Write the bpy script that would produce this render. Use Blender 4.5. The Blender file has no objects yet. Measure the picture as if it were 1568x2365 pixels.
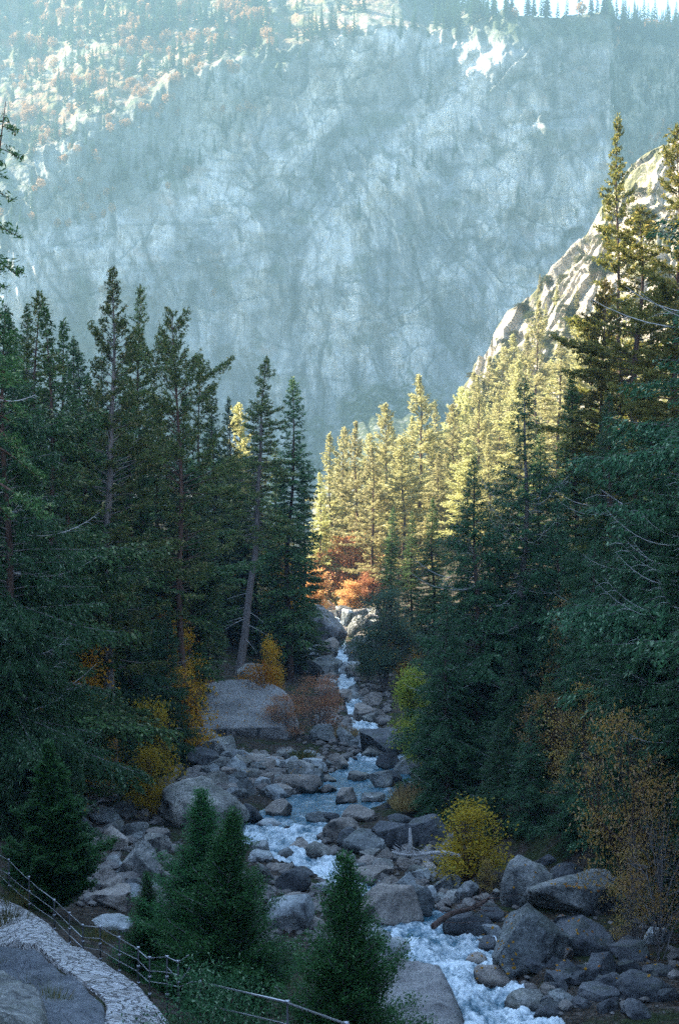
HAZE_COL = (.168, .288, .345); HAZE_D = .00057; HAZE_G = .25
SUN_DIR = (-.75, .28, .60); SUN_E = 5.0; SUN_C = (1.0, .90, .70); SKY_E = .13; EXPO = 3.0
import bpy, math, random, time
_T0 = time.time()
import numpy as np
from mathutils import Vector, Matrix, Euler
random.seed(7)
RNG = np.random.default_rng(7)
SC = bpy.context.scene
COL = SC.collection
R = math.radians
# ------------------------------------------------------------------ camera frame (only used to survey real positions)
F = 3283.0
TH = math.atan(182.5 / F)
def ray(u, v):
    cx = (u - 784) / F; cy = (1182.5 - v) / F
    dy = math.cos(TH) + cy * math.sin(TH)
    return cx / dy, (-math.sin(TH) + cy * math.cos(TH)) / dy
def P(u, v, d):
    a, b = ray(u, v)
    return (a * d, d, b * d)
# ------------------------------------------------------------------ noise
_perm = np.random.default_rng(3).permutation(512).astype(np.int64)
_perm = np.concatenate([_perm, _perm, _perm])
_g3 = np.random.default_rng(4).normal(size=(512, 3)); _g3 /= np.linalg.norm(_g3, axis=1)[:, None]
def perlin(x, y, z):
    x = np.asarray(x, float); y = np.asarray(y, float); z = np.asarray(z, float)
    x, y, z = np.broadcast_arrays(x, y, z)
    xi = np.floor(x).astype(np.int64); yi = np.floor(y).astype(np.int64); zi = np.floor(z).astype(np.int64)
    xf = x - xi; yf = y - yi; zf = z - zi
    f = lambda t: t * t * t * (t * (t * 6 - 15) + 10)
    u, v, w = f(xf), f(yf), f(zf)
    def h(a, b, c):
        k = _perm[(_perm[(_perm[(xi + a) & 511] + yi + b) & 511] + zi + c) & 511]
        g = _g3[k]
        return g[..., 0] * (xf - a) + g[..., 1] * (yf - b) + g[..., 2] * (zf - c)
    L = lambda a, b, t: a + (b - a) * t
    return L(L(L(h(0,0,0), h(1,0,0), u), L(h(0,1,0), h(1,1,0), u), v),
             L(L(h(0,0,1), h(1,0,1), u), L(h(0,1,1), h(1,1,1), u), v), w) * 1.5
def fbm(x, y, z, o=5, lac=2.03, gain=0.5):
    a, s, t = 1.0, 0.0, 1.0
    for i in range(o):
        s = s + a * perlin(x * t + i * 17.3, y * t + i * 5.1, z * t + i * 9.7)
        a *= gain; t *= lac
    return s
def ridged(x, y, z, o=5, gain=0.5):
    a, s, t = 1.0, 0.0, 1.0
    for i in range(o):
        s = s + a * (1 - 2 * np.abs(perlin(x * t + i * 11.3, y * t + i * 7.7, z * t + i * 3.3)))
        a *= gain; t *= 2.1
    return s
def sstep(a, b, x):
    t = np.clip((x - a) / (b - a), 0, 1); return t * t * (3 - 2 * t)
# ------------------------------------------------------------------ mesh helpers
def mesh_np(name, verts, faces, smooth=False):
    """verts (n,3), faces: (m,k) int array or list of lists"""
    me = bpy.data.meshes.new(name)
    verts = np.asarray(verts, np.float32)
    if isinstance(faces, np.ndarray):
        m, k = faces.shape
        me.vertices.add(len(verts)); me.vertices.foreach_set('co', verts.ravel())
        me.loops.add(m * k); me.loops.foreach_set('vertex_index', faces.astype(np.int32).ravel())
        me.polygons.add(m); me.polygons.foreach_set('loop_start', (np.arange(m) * k).astype(np.int32))
        me.polygons.foreach_set('use_smooth', np.full(m, smooth))
        me.update(calc_edges=True)
    else:
        me.from_pydata([tuple(map(float, v)) for v in verts], [], [list(map(int, f)) for f in faces])
        me.polygons.foreach_set('use_smooth', [smooth] * len(me.polygons)); me.update()
    return me
def obj(name, me, mat=None, parent=None):
    o = bpy.data.objects.new(name, me)
    if mat is not None and me is not None and len(me.materials) == 0: me.materials.append(mat)
    COL.objects.link(o)
    if parent is not None: o.parent = parent
    return o
def tag(o, label=None, cat=None, group=None, kind=None):
    if label: o['label'] = label
    if cat: o['category'] = cat
    if group: o['group'] = group
    if kind: o['kind'] = kind
    return o
def empty(name, loc=(0, 0, 0)):
    o = bpy.data.objects.new(name, None); o.location = loc; o.empty_display_size = .2
    COL.objects.link(o); return o
def attr(me, name, vals):
    a = me.attributes.new(name, 'FLOAT', 'POINT'); a.data.foreach_set('value', np.asarray(vals, np.float32).ravel())
def grid_faces(nr, nc):
    i = np.arange(nr - 1)[:, None] * nc + np.arange(nc - 1)[None, :]
    i = i.ravel()
    return np.stack([i, i + 1, i + nc + 1, i + nc], 1)
class MB:
    def __init__(s): s.v = []; s.f = []; s.n = 0
    def add(s, v, f):
        s.v.append(np.asarray(v, float)); s.f += [[k + s.n for k in q] for q in f]; s.n += len(v)
    def tube(s, pts, rad, seg=6, cap=True):
        pts = [np.asarray(p, float) for p in pts]; n = len(pts); V = []
        ref = np.array([0.13, 0.27, 0.95])
        for i, p in enumerate(pts):
            d = pts[min(i + 1, n - 1)] - pts[max(i - 1, 0)]
            d = d / (np.linalg.norm(d) + 1e-9)
            if abs(d @ ref) > .95: ref = np.array([.9, .1, .2])
            a = np.cross(d, ref); a /= np.linalg.norm(a) + 1e-9; b = np.cross(d, a)
            r = rad[i] if hasattr(rad, '__len__') else rad
            for k in range(seg):
                t = 2 * math.pi * k / seg
                V.append(p + r * (a * math.cos(t) + b * math.sin(t)))
        Fc = []
        for i in range(n - 1):
            for k in range(seg):
                k2 = (k + 1) % seg
                Fc.append([i * seg + k, i * seg + k2, (i + 1) * seg + k2, (i + 1) * seg + k])
        if cap:
            Fc.append(list(range(seg))[::-1]); Fc.append([(n - 1) * seg + k for k in range(seg)])
        s.add(V, Fc)
    def mesh(s, name, smooth=True):
        return mesh_np(name, np.concatenate(s.v) if s.v else np.zeros((0, 3)), s.f, smooth)
# ------------------------------------------------------------------ materials
def mat_new(name):
    m = bpy.data.materials.new(name); m.use_nodes = True
    nt = m.node_tree; nt.nodes.clear()
    return m, nt
class N:
    """small node-graph helper"""
    def __init__(s, nt): s.nt = nt
    def __call__(s, typ, ins=None, **kw):
        n = s.nt.nodes.new(typ)
        for k, v in kw.items(): setattr(n, k, v)
        for k, v in (ins or {}).items():
            sock = n.inputs[k]
            if isinstance(v, bpy.types.NodeSocket): s.nt.links.new(v, sock)
            elif isinstance(v, bpy.types.Node): s.nt.links.new(v.outputs[0], sock)
            else:
                if sock.type == 'RGBA' and len(v) == 3: v = (*v, 1)
                sock.default_value = v
        return n
    def ramp(s, fac, stops, interp='LINEAR'):
        n = s.nt.nodes.new('ShaderNodeValToRGB'); s.nt.links.new(fac, n.inputs[0])
        cr = n.color_ramp; cr.interpolation = interp
        while len(cr.elements) < len(stops): cr.elements.new(.5)
        for e, (p, c) in zip(cr.elements, stops):
            e.position = p; e.color = (*c, 1) if len(c) == 3 else c
        return n.outputs[0]
    def mix(s, fac, a, b, blend='MIX'):
        n = s.nt.nodes.new('ShaderNodeMix'); n.data_type = 'RGBA'; n.blend_type = blend
        for sock, v in ((n.inputs[0], fac), (n.inputs[6], a), (n.inputs[7], b)):
            if isinstance(v, bpy.types.NodeSocket): s.nt.links.new(v, sock)
            elif sock.type == 'RGBA': sock.default_value = (*v, 1) if len(v) == 3 else v
            else: sock.default_value = v
        return n.outputs[2]
    def math(s, op, a, b=0.0, clamp=False):
        n = s.nt.nodes.new('ShaderNodeMath'); n.operation = op; n.use_clamp = clamp
        for sock, v in ((n.inputs[0], a), (n.inputs[1], b)):
            if isinstance(v, bpy.types.NodeSocket): s.nt.links.new(v, sock)
            else: sock.default_value = v
        return n.outputs[0]
    def noise(s, vec, scale, detail=4, rough=.55, out=0):
        n = s.nt.nodes.new('ShaderNodeTexNoise'); n.inputs['Scale'].default_value = scale
        n.inputs['Detail'].default_value = detail; n.inputs['Roughness'].default_value = rough
        if vec is not None: s.nt.links.new(vec, n.inputs['Vector'])
        return n.outputs[out]
    def out(s, sh):
        o = s.nt.nodes.new('ShaderNodeOutputMaterial'); s.nt.links.new(sh, o.inputs['Surface'])
    def mapping(s, vec, scale=(1, 1, 1), rot=(0, 0, 0)):
        n = s.nt.nodes.new('ShaderNodeMapping'); n.inputs['Scale'].default_value = scale; n.inputs['Rotation'].default_value = rot
        s.nt.links.new(vec, n.inputs['Vector']); return n.outputs[0]
def leaf_mat(name, c1, c2, c3=None, transl=.35, spec=.25, rough=.55, w3=.1):
    m, nt = mat_new(name); n = N(nt)
    geo = n('ShaderNodeNewGeometry'); oi = n('ShaderNodeObjectInfo')
    tc = n('ShaderNodeTexCoord')
    rnd = geo.outputs['Random Per Island']
    nz = n.noise(tc.outputs['Object'], .35, 3)
    f = n.math('ADD', n.math('MULTIPLY', rnd, .55), n.math('MULTIPLY', nz, .5), True)
    col = n.mix(f, c1, c2)
    if c3 is not None:
        g = n.math('GREATER_THAN', n.math('FRACT', n.math('MULTIPLY', rnd, 37.7)), 1 - w3)
        col = n.mix(g, col, c3)
    hs = n('ShaderNodeHueSaturation', {'Color': col, 'Hue': n.math('ADD', .485, n.math('MULTIPLY', oi.outputs['Random'], .03)),
           'Value': n.math('ADD', .75, n.math('MULTIPLY', oi.outputs['Random'], .5))})
    pb = n('ShaderNodeBsdfPrincipled', {'Base Color': hs.outputs[0], 'Roughness': rough, 'Specular IOR Level': spec})
    tr = n('ShaderNodeBsdfTranslucent', {'Color': hs.outputs[0]})
    mx = n('ShaderNodeMixShader', {0: transl, 1: pb.outputs[0], 2: tr.outputs[0]})
    n.out(mx.outputs[0]); return m
def bark_mat(name, c1, c2, sc=6):
    m, nt = mat_new(name); n = N(nt)
    tc = n('ShaderNodeTexCoord')
    v = n.mapping(tc.outputs['Object'], (sc, sc, sc * .15))
    f = n.noise(v, 1.0, 5, .65)
    col = n.ramp(f, [(.32, c1), (.68, c2)])
    bp = n('ShaderNodeBump', {'Height': f, 'Strength': .8, 'Distance': .06})
    pb = n('ShaderNodeBsdfPrincipled', {'Base Color': col, 'Roughness': .9, 'Specular IOR Level': .15, 'Normal': bp.outputs[0]})
    n.out(pb.outputs[0]); return m
def rock_mat(name, c_dark, c_mid, c_lite, tint=None, streak=False, bump=.7, moss=0.0, wet=True):
    m, nt = mat_new(name); n = N(nt)
    geo = n('ShaderNodeNewGeometry'); oi = n('ShaderNodeObjectInfo')
    pos = geo.outputs['Position']
    big = n.noise(pos, .55, 5, .6); sm = n.noise(pos, 7, 6, .65); sp = n.noise(pos, 38, 2, .5)
    f = n.math('ADD', n.math('MULTIPLY', big, .6), n.math('MULTIPLY', sm, .4))
    col = n.ramp(f, [(.34, c_dark), (.5, c_mid), (.66, c_lite)])
    if tint is not None:
        t = n.ramp(oi.outputs['Random'], [(.25, (0, 0, 0)), (.95, (1, 1, 1))])
        col = n.mix(t, col, n.mix(1.0, col, tint, 'MULTIPLY'))
    col = n.mix(n.math('MULTIPLY', n.math('GREATER_THAN', sp, .6), .35), col, c_dark)
    ck = n('ShaderNodeTexVoronoi', {'Vector': n('ShaderNodeVectorMath', {0: pos, 1: n('ShaderNodeTexNoise', {'Vector': pos, 'Scale': .8, 'Detail': 3.0}).outputs['Color']}, operation='ADD').outputs[0], 'Scale': .55}, feature='DISTANCE_TO_EDGE').outputs['Distance']
    ckf = n.ramp(ck, [(0, (1, 1, 1)), (.012, (0, 0, 0))])
    col = n.mix(n.math('MULTIPLY', ckf, n.ramp(n.noise(pos, .3, 3), [(.5, (0, 0, 0)), (.6, (.8, .8, .8))])), col, (.02, .02, .02))
    v = n('ShaderNodeHueSaturation', {'Color': col, 'Value': n.math('ADD', .8, n.math('MULTIPLY', oi.outputs['Random'], .4))}).outputs[0]
    if moss > 0:
        nz = n('ShaderNodeSeparateXYZ', {0: geo.outputs['Normal']}).outputs[2]
        mf = n.math('MULTIPLY', n.ramp(n.noise(pos, 1.3, 4), [(.52, (0, 0, 0)), (.6, (1, 1, 1))]), n.ramp(nz, [(.2, (0, 0, 0)), (.6, (1, 1, 1))]))
        v = n.mix(n.math('MULTIPLY', mf, moss), v, (.035, .05, .012))
    nzz = n('ShaderNodeSeparateXYZ', {0: geo.outputs['Normal']}).outputs[2]
    stn = n.math('MULTIPLY', n.ramp(n.noise(n.mapping(pos, (2.2, 2.2, .25)), 1.0, 5, .6), [(.48, (0, 0, 0)), (.60, (1, 1, 1))]), n.ramp(nzz, [(.15, (.8, .8, .8)), (.55, (0, 0, 0))]))
    v = n.mix(stn, v, (.035, .038, .042))
    if wet:
        sx = n('ShaderNodeSeparateXYZ', {0: pos}); fc = nt.nodes.new('ShaderNodeFloatCurve'); cu = fc.mapping.curves[0]
        ky = [20, 45, 60, 80, 100, 150, 200, 270, 350, 400]
        cu.points[0].location = (0, (-13 + 50) / 50); cu.points[1].location = (1, (-40 + 50) / 50)
        for yy in ky[:-1]: cu.points.new(yy / 400, (float(np.interp(yy, WY, WZ)) + 50) / 50)
        for p in cu.points: p.handle_type = 'VECTOR'
        fc.mapping.update(); nt.links.new(n.math('DIVIDE', sx.outputs[1], 400.0), fc.inputs['Value'])
        dz = n.math('SUBTRACT', sx.outputs[2], n.math('SUBTRACT', n.math('MULTIPLY', fc.outputs[0], 50.0), 50.0))
        dz = n.math('ADD', dz, n.math('MULTIPLY', n.noise(pos, 1.5, 3), .5))
        wf = n.ramp(n.math('MULTIPLY', dz, 1.0), [(.42, (.22, .22, .22)), (.62, (1, 1, 1))])
        v = n.mix(1.0, v, wf, 'MULTIPLY')
    bp = n('ShaderNodeBump', {'Height': n.math('ADD', n.math('MULTIPLY', n.noise(pos, 2.2, 6, .6), 1.0), n.math('MULTIPLY', sm, .35)), 'Strength': bump, 'Distance': .35})
    pb = n('ShaderNodeBsdfPrincipled', {'Base Color': v, 'Roughness': .78, 'Specular IOR Level': .35, 'Normal': bp.outputs[0]})
    n.out(pb.outputs[0]); return m
M = {}
WY = [-60, 0, 20, 35, 45, 60, 80, 100, 150, 200, 270, 350, 450]; WZ = [-12, -13, -15, -17, -18.5, -20.2, -22.5, -24.5, -28, -31, -34, -38, -42]
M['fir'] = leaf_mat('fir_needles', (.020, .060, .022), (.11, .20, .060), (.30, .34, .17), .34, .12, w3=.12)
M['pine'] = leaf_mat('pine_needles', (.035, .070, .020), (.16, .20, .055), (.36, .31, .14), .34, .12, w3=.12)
M['litfir'] = leaf_mat('sunlight_tinted_fir_needles', (.32, .31, .12), (.60, .56, .27), (.66, .60, .34), .6, .12)  # paler, yellower copy of the fir colour with sunlight painted in
M['cedar'] = leaf_mat('cedar_sprays', (.012, .050, .022), (.065, .165, .060), (.22, .31, .18), .32, .15, w3=.1)
M['young'] = leaf_mat('young_cedar_sprays', (.012, .055, .016), (.055, .160, .042), (.14, .24, .10), .30, .15, w3=.05)
M['gold'] = leaf_mat('golden_leaves', (.36, .17, .02), (.66, .36, .04), (.52, .20, .03), .45, .1, w3=.15)
M['orange'] = leaf_mat('orange_leaves', (.42, .17, .07), (.75, .40, .20), (.7, .50, .22), .5, .1, w3=.2)
M['rust'] = leaf_mat('rusty_leaves', (.40, .18, .09), (.68, .36, .17), (.70, .48, .20), .4, .1, w3=.2)
M['lime'] = leaf_mat('yellow_green_leaves', (.16, .24, .03), (.38, .42, .07), (.55, .48, .08), .45, .2, w3=.2)
M['oak'] = leaf_mat('grey_green_leaves', (.05, .10, .06), (.13, .19, .11), (.45, .26, .05), .35, .15, w3=.04)
M['olive'] = leaf_mat('sun_tinted_olive_needles', (.06, .075, .018), (.26, .24, .06), (.46, .34, .10), .45, .12)  # golden sunlight mixed into the needle colour of the right-hand trees
M['dimgold'] = leaf_mat('shade_dimmed_gold_leaves', (.26, .15, .04), (.54, .36, .09), (.50, .34, .17), .4, .1, w3=.25)  # gold leaf colour browned to stand for deep shade
M['yellow'] = leaf_mat('yellow_leaves', (.36, .25, .02), (.66, .48, .05), (.40, .36, .06), .45, .1, w3=.15)
M['brush'] = leaf_mat('brush_leaves', (.03, .05, .02), (.09, .10, .04), (.20, .12, .04), .35, .2)
M['farfir'] = leaf_mat('distant_fir_needles', (.02, .04, .02), (.055, .08, .03), None, .3, .05)
M['faroak'] = leaf_mat('distant_autumn_leaves', (.22, .11, .06), (.38, .21, .11), None, .35, .1)
M['bark'] = bark_mat('bark', (.045, .028, .022), (.15, .10, .08))
M['redbark'] = bark_mat('reddish_bark', (.05, .028, .02), (.19, .11, .08))
M['greybark'] = bark_mat('grey_bark', (.09, .08, .075), (.27, .23, .21))
M['deadwood'] = bark_mat('dead_wood', (.28, .27, .27), (.55, .53, .5))
M['twig'] = bark_mat('twigs', (.10, .09, .085), (.26, .24, .23))
M['rock'] = rock_mat('granite_boulder', (.035, .038, .038), (.20, .215, .21), (.54, .55, .53), tint=(1.0, .90, .80), moss=.25)
M['darkrock'] = rock_mat('dark_and_shaded_granite', (.03, .034, .038), (.085, .09, .095), (.17, .17, .17), moss=.3)  # for dark rock, and for boulders with shade put into their colour
M['tanrock'] = rock_mat('tan_granite', (.10, .09, .08), (.28, .245, .21), (.46, .41, .36))
M['palerock'] = rock_mat('pale_granite', (.13, .14, .14), (.30, .32, .315), (.50, .52, .51), bump=.45)
M['mossrock'] = rock_mat('mossy_granite', (.10, .10, .10), (.24, .24, .24), (.36, .36, .36), moss=.95)
M['rubble'] = rock_mat('rubble_stone', (.10, .09, .08), (.22, .20, .18), (.36, .33, .30))
M['metal'] = None
m, nt = mat_new('galvanised_pipe'); n = N(nt)
n.out(n('ShaderNodeBsdfPrincipled', {'Base Color': (.36, .37, .39), 'Metallic': .7, 'Roughness': .35}).outputs[0]); M['metal'] = m
m, nt = mat_new('dark_post_paint'); n = N(nt)
n.out(n('ShaderNodeBsdfPrincipled', {'Base Color': (.045, .045, .05), 'Metallic': .4, 'Roughness': .5}).outputs[0]); M['post'] = m
# ------------------------------------------------------------------ river and terrain
_zy = np.array([-60, 0, 20, 35, 45, 60, 80, 100, 150, 200, 270, 350, 450, 600, 1000, 1700.])
_zz = np.array([-12, -13, -15, -17, -18.5, -20.2, -22.5, -24.5, -28, -31, -34, -38, -42, -50, -75, -90.])
_ry = np.array([-60, 30, 42, 46, 52, 57, 62, 68, 74, 80, 88, 95, 103, 112, 125, 140, 160, 200, 270, 350, 700, 1700.])
_ru = np.array([6.5 , 5.6, 5.1, 4.75, 3.7, 2.9, 1.2, -1.1, -3.2, -3.0, -.64, 1.3, 2.6, 3.4, 2.2, 1.75, .8, 0, -.7, -1.5, -20, -20.])
_rw = np.array([1.3, 1.3, 1.3, 1.4, 1.7, 1.5, .8, 1.0, 1.6, 2.4, 3.0, 3.0, 2.3, 1.4, .9, .8, .8, .8, .7, .7, 1, 1.])
zriv = lambda y: np.interp(y, _zy, _zz)
xriv = lambda y: np.interp(y, _ry, _ru)
wriv = lambda y: np.interp(y, _ry, _rw)
def H0(x, y):
    x = np.asarray(x, float); y = np.asarray(y, float)
    s = x - xriv(y); w = wriv(y); zr = zriv(y)
    a = np.abs(s)
    bed = -.7 + 1.0 * sstep(w * .75, w * 1.25, a)
    fr = np.interp(y, [0, 60, 120, 200, 400], [9, 8, 6, 3, 3])
    fl = np.interp(y, [0, 60, 90, 120, 160, 200, 400], [14, 14, 15, 11, 6, 4, 3])
    kr = np.interp(y, [0, 100, 300, 500, 900], [.75, .7, .55, .4, .1])
    kl = np.interp(y, [0, 100, 300, 500, 900], [.42, .42, .42, .3, .05])
    up = np.where(s > 0, .06 * np.clip(a - w, 0, fr) + kr * np.clip(a - w - fr, 0, 60) + .9 * np.clip(a - w - fr - 60, 0, 170) * np.interp(y, [300, 600], [1, .5]),
                  .06 * np.clip(a - w, 0, fl) + kl * np.clip(a - w - fl, 0, 60))
    # canyon wall on the left, out of the frame, whose crest steps down with distance
    crest = np.interp(y, [-60, 100, 200, 235, 276, 310, 350, 400, 440, 560, 800, 1700], LEFT_CREST)
    wall = np.clip((a - 95) / 130, 0, 1)
    up = up + np.where(s < 0, np.maximum(0, (crest - zr - up)) * wall ** .85, 0)
    return zr + bed + up + .35 * fbm(x * .12, y * .12, 0, 4) * np.clip((a - w) / 6, 0, 1) + 9 * fbm(x * .012, y * .012, 3.3, 4) * np.clip((a - 60) / 80, 0, 1)
LEFT_CREST = [235, 215, 205, 186, 166, 138, 110, 80, 50, 20, 0, -30]
_cp = [P(0,2120,45),P(60,2130,42),P(120,2165,38.5),P(190,2222,35),P(250,2262,33),P(320,2303,31),P(380,2352,29),P(300,2365,29.3),P(250,2350,30.5),P(150,2270,33),
       P(200,2300,31.5),P(0,2180,39),P(60,2200,36.5),P(110,2230,33.5),P(170,2310,30),P(60,2290,31),P(0,2280,32),P(60,2365,28),P(200,2365,28.5),
       (-14,40,-12.2),(-14,52,-15.5),(-10,56,-17.2),(-5,52,-18.6),(-6.5,44,-16.6),(-1,44,-18.2),(-3.2,36,-15.8),(-1,34,-16.2),(0,29,-14.6),
       (0,0,-1.75),(-1,5,-3.4),(-1,10,-5.8),(-1.5,15,-8.0),(-2.2,20,-10.2),(-4,22,-10.6),(3,20,-13.8),(2.2,28,-15.8),(3,10,-9),(-6,10,-4),(-8,22,-9),(-10,32,-9.5),(8,12,-10),(-14,10,-2),(-14,25,-6)]
_dr = lambda u: float(np.interp(u, [-60, 0, 126, 161, 232, 277, 346, 414, 462], [48, 46, 40.5, 38.8, 36.2, 34.6, 31.8, 29.6, 28]))
UPE = [(-40,2045),(0,2068),(60,2098),(110,2130),(155,2176),(192,2204),(232,2223),(277,2247),(321,2274),(346,2305),(386,2352),(420,2392)]
LOE = [(-60,2205),(-20,2190),(40,2176),(85,2186),(118,2212),(148,2246),(190,2280),(240,2316),(248,2336),(238,2368),(240,2400),(240,2430)]
LOD = [40.5, 39.5, 38, 36.6, 35.3, 34, 32.6, 31, 30.2, 29.2, 28.4, 27.8]
_cp = [c for c in _cp if not (c[1] > 28.2 and c[1] < 46 and c[0] > -12 and c[0] < -2.5 and c[2] > -15.6)] + [P(u, v, _dr(u)) for u, v in UPE] + [P(u, v, d) for (u, v), d in zip(LOE, LOD)] + [P(0,2290,34), P(60,2350,30), P(150,2360,28.6), P(-60,2300,35)]
_cp = np.array(_cp)
_res = _cp[:, 2] - H0(_cp[:, 0], _cp[:, 1])
def _k(d): return np.exp(-(d / 7.0) ** 2)
_D = np.sqrt(((_cp[:, None, :2] - _cp[None, :, :2]) ** 2).sum(-1))
_W = np.linalg.solve(_k(_D) + .02 * np.eye(len(_cp)), _res)
def H(x, y):
    x = np.asarray(x, float); y = np.asarray(y, float)
    h = H0(x, y)
    for (cx, cy, _), w in zip(_cp, _W):
        h = h + w * _k(np.sqrt((x - cx) ** 2 + (y - cy) ** 2))
    return h
_qx = np.arange(-75, 75.01, .5); _qy = np.arange(12, 430, .5)
_QZ = H(*np.meshgrid(_qx, _qy))
def Hq(x, y):
    fx = np.clip((np.asarray(x, float) + 75) / .5, 0, len(_qx) - 1.001); fy = np.clip((np.asarray(y, float) - 12) / .5, 0, len(_qy) - 1.001)
    i = fx.astype(int); j = fy.astype(int); fx = fx - i; fy = fy - j
    return (_QZ[j, i] * (1 - fx) + _QZ[j, i + 1] * fx) * (1 - fy) + (_QZ[j + 1, i] * (1 - fx) + _QZ[j + 1, i + 1] * fx) * fy
def ground(u, v, y0=22.0, y1=420.0):
    a, b = ray(u, v)
    ys = np.concatenate([np.arange(y0, 160, .25), np.arange(160, y1, 1.0)])
    wl = np.where(np.abs(a * ys - xriv(ys)) < wriv(ys) * 1.25, zriv(ys) + .1, -999); below = b * ys < np.maximum(Hq(a * ys, ys), wl)
    i = int(np.argmax(below)) if below.any() else len(ys) - 1
    y = float(ys[i]); return a * y, y, float(Hq(a * y, y))
# ground sheet
def axis(lo, hi, c, fine, n):
    t = np.linspace(-1, 1, n)
    s = np.sinh(t * 3.6) / np.sinh(3.6)
    return c + np.where(s < 0, s * (c - lo), s * (hi - c))
gx = axis(-600, 600, 0, .5, 330)
gy = -45 + (np.linspace(0, 1, 420) ** 2.3) * 1680
GX, GY = np.meshgrid(gx, gy)
GZ = H(GX, GY)
me = mesh_np('ground', np.stack([GX, GY, GZ], -1).reshape(-1, 3), grid_faces(len(gy), len(gx)), True)
m, nt = mat_new('forest_floor'); n = N(nt)
geo = n('ShaderNodeNewGeometry'); pos = geo.outputs['Position']
f1 = n.noise(pos, .5, 6, .65); f2 = n.noise(pos, 5, 5, .7); f3 = n.noise(pos, 22, 3)
c = n.ramp(f2, [(.35, (.02, .018, .014)), (.5, (.05, .043, .035)), (.65, (.13, .115, .10))])
c = n.mix(n.ramp(f3, [(.6, (0, 0, 0)), (.66, (1, 1, 1))]), c, (.22, .11, .04))
c = n.mix(n.ramp(f1, [(.5, (0, 0, 0)), (.6, (1, 1, 1))]), c, n.ramp(f2, [(.4, (.02, .03, .012)), (.65, (.06, .075, .03))]))
bp = n('ShaderNodeBump', {'Height': f2, 'Strength': .8, 'Distance': .3})
n.out(n('ShaderNodeBsdfPrincipled', {'Base Color': c, 'Roughness': .95, 'Specular IOR Level': .1, 'Normal': bp.outputs[0]}).outputs[0])
tag(obj('ground', me, m), kind='structure')
# river
ry = np.concatenate([np.arange(30, 60, .12), np.arange(60, 130, .2), np.arange(130, 420, .6)])
ct = np.linspace(-1.35, 1.35, 61)
RY, CT = np.meshgrid(ry, ct, indexing='ij')
RX = xriv(RY) + CT * (wriv(RY))
drop = .35 * np.sin(RY * .9 + 2 * perlin(RY * .1, CT, 1)) * 1.0
chop = .16 * fbm(RX * 1.1, RY * .7, 2.0, 5, gain=.6) + .05 * ridged(RX * 2.5, RY * 1.6, 0, 3)
rapid = np.interp(ry, [30, 36, 52, 57, 60, 66, 78, 82, 96, 104, 110, 118, 130, 420], [1, 1, .9, .35, 1, 1, .85, .25, .15, .4, .9, .8, 1, 1])[:, None] * np.ones_like(CT)
RZ = zriv(RY) + .12 + chop * (.4 + 1.1 * rapid) + .12 * rapid * np.sin(RY * 1.7 + 3 * perlin(RX * .4, RY * .3, 5))
me = mesh_np('river', np.stack([RX, RY, RZ], -1).reshape(-1, 3), grid_faces(len(ry), len(ct)), True)
foam = rapid * .62 + .55 * (chop / .16) * .5 + .22 * fbm(RX * .8, RY * .35, 9, 4)
attr(me, 'foam', foam)
m, nt = mat_new('river_water'); n = N(nt)
geo = n('ShaderNodeNewGeometry'); pos = geo.outputs['Position']
at = n('ShaderNodeAttribute', attribute_name='foam').outputs['Fac']
st = n.mapping(pos, (1.5, .7, 1.5))
nf = n.noise(st, 2.4, 7, .72); nf2 = n.noise(pos, 9, 5, .7)
ff = n.math('ADD', at, n.math('MULTIPLY', n.math('SUBTRACT', nf, .5), 1.9))
ff = n.math('ADD', ff, n.math('MULTIPLY', n.math('SUBTRACT', nf2, .5), .9))
fm = n.ramp(ff, [(.32, (0, 0, 0)), (.62, (.45, .45, .45)), (.9, (1, 1, 1))])
c = n.mix(fm, n.mix(nf2, (.015, .06, .09), (.06, .19, .26)), (.72, .80, .82))
bp = n('ShaderNodeBump', {'Height': n.math('ADD', nf, nf2), 'Strength': .5, 'Distance': .12})
n.out(n('ShaderNodeBsdfPrincipled', {'Base Color': c, 'Roughness': n.math('ADD', .12, n.math('MULTIPLY', fm, .6)), 'IOR': 1.33, 'Normal': bp.outputs[0]}).outputs[0])
tag(obj('river', me, m), kind='structure')
# stone path below the camera
up_e = [(-40,2035),(0,2062),(60,2090),(110,2122),(155,2172),(192,2202),(232,2221),(277,2245),(321,2272),(346,2305),(386,2352),(420,2392)]
lo_e = [(-60,2200),(-20,2185),(40,2172),(85,2182),(118,2208),(148,2242),(190,2275),(240,2312),(248,2332),(238,2365),(240,2400),(240,2430)]
ds = np.interp(np.linspace(0, 1, 12), [0, .1, .3, .5, .7, .9, 1], [48, 45, 40, 36, 32.5, 29.5, 28])
def gpt(u, v):
    return ground(u, v, 20, 60)
rows = []
for a, b, c in zip(UPE, LOE, LOD): rows.append((P(*a, _dr(a[0])), P(*b, c)))
rr = np.linspace(0, 11, 160); PA = np.stack([np.interp(rr, range(12), [r[0][k] for r in rows]) for k in (0, 1, 2)], 1); PB = np.stack([np.interp(rr, range(12), [r[1][k] for r in rows]) for k in (0, 1, 2)], 1)
cc = np.linspace(0, 1, 70)
PX = PA[:, None, 0] * (1 - cc) + PB[:, None, 0] * cc; PY = PA[:, None, 1] * (1 - cc) + PB[:, None, 1] * cc
st = .05 * ridged(PX * 1.6, PY * 1.6, 0, 3)
PZ = np.maximum(PA[:, None, 2] * (1 - cc) + PB[:, None, 2] * cc, Hq(PX, PY) + .06) + .04 * np.clip(st * 8, -1, 1) - .5 * sstep(.47, .5, np.abs(cc - .5))
me = mesh_np('path', np.stack([PX, PY, PZ], -1).reshape(-1, 3), grid_faces(160, 70), True)
m, nt = mat_new('stone_paving'); n = N(nt)
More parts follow.
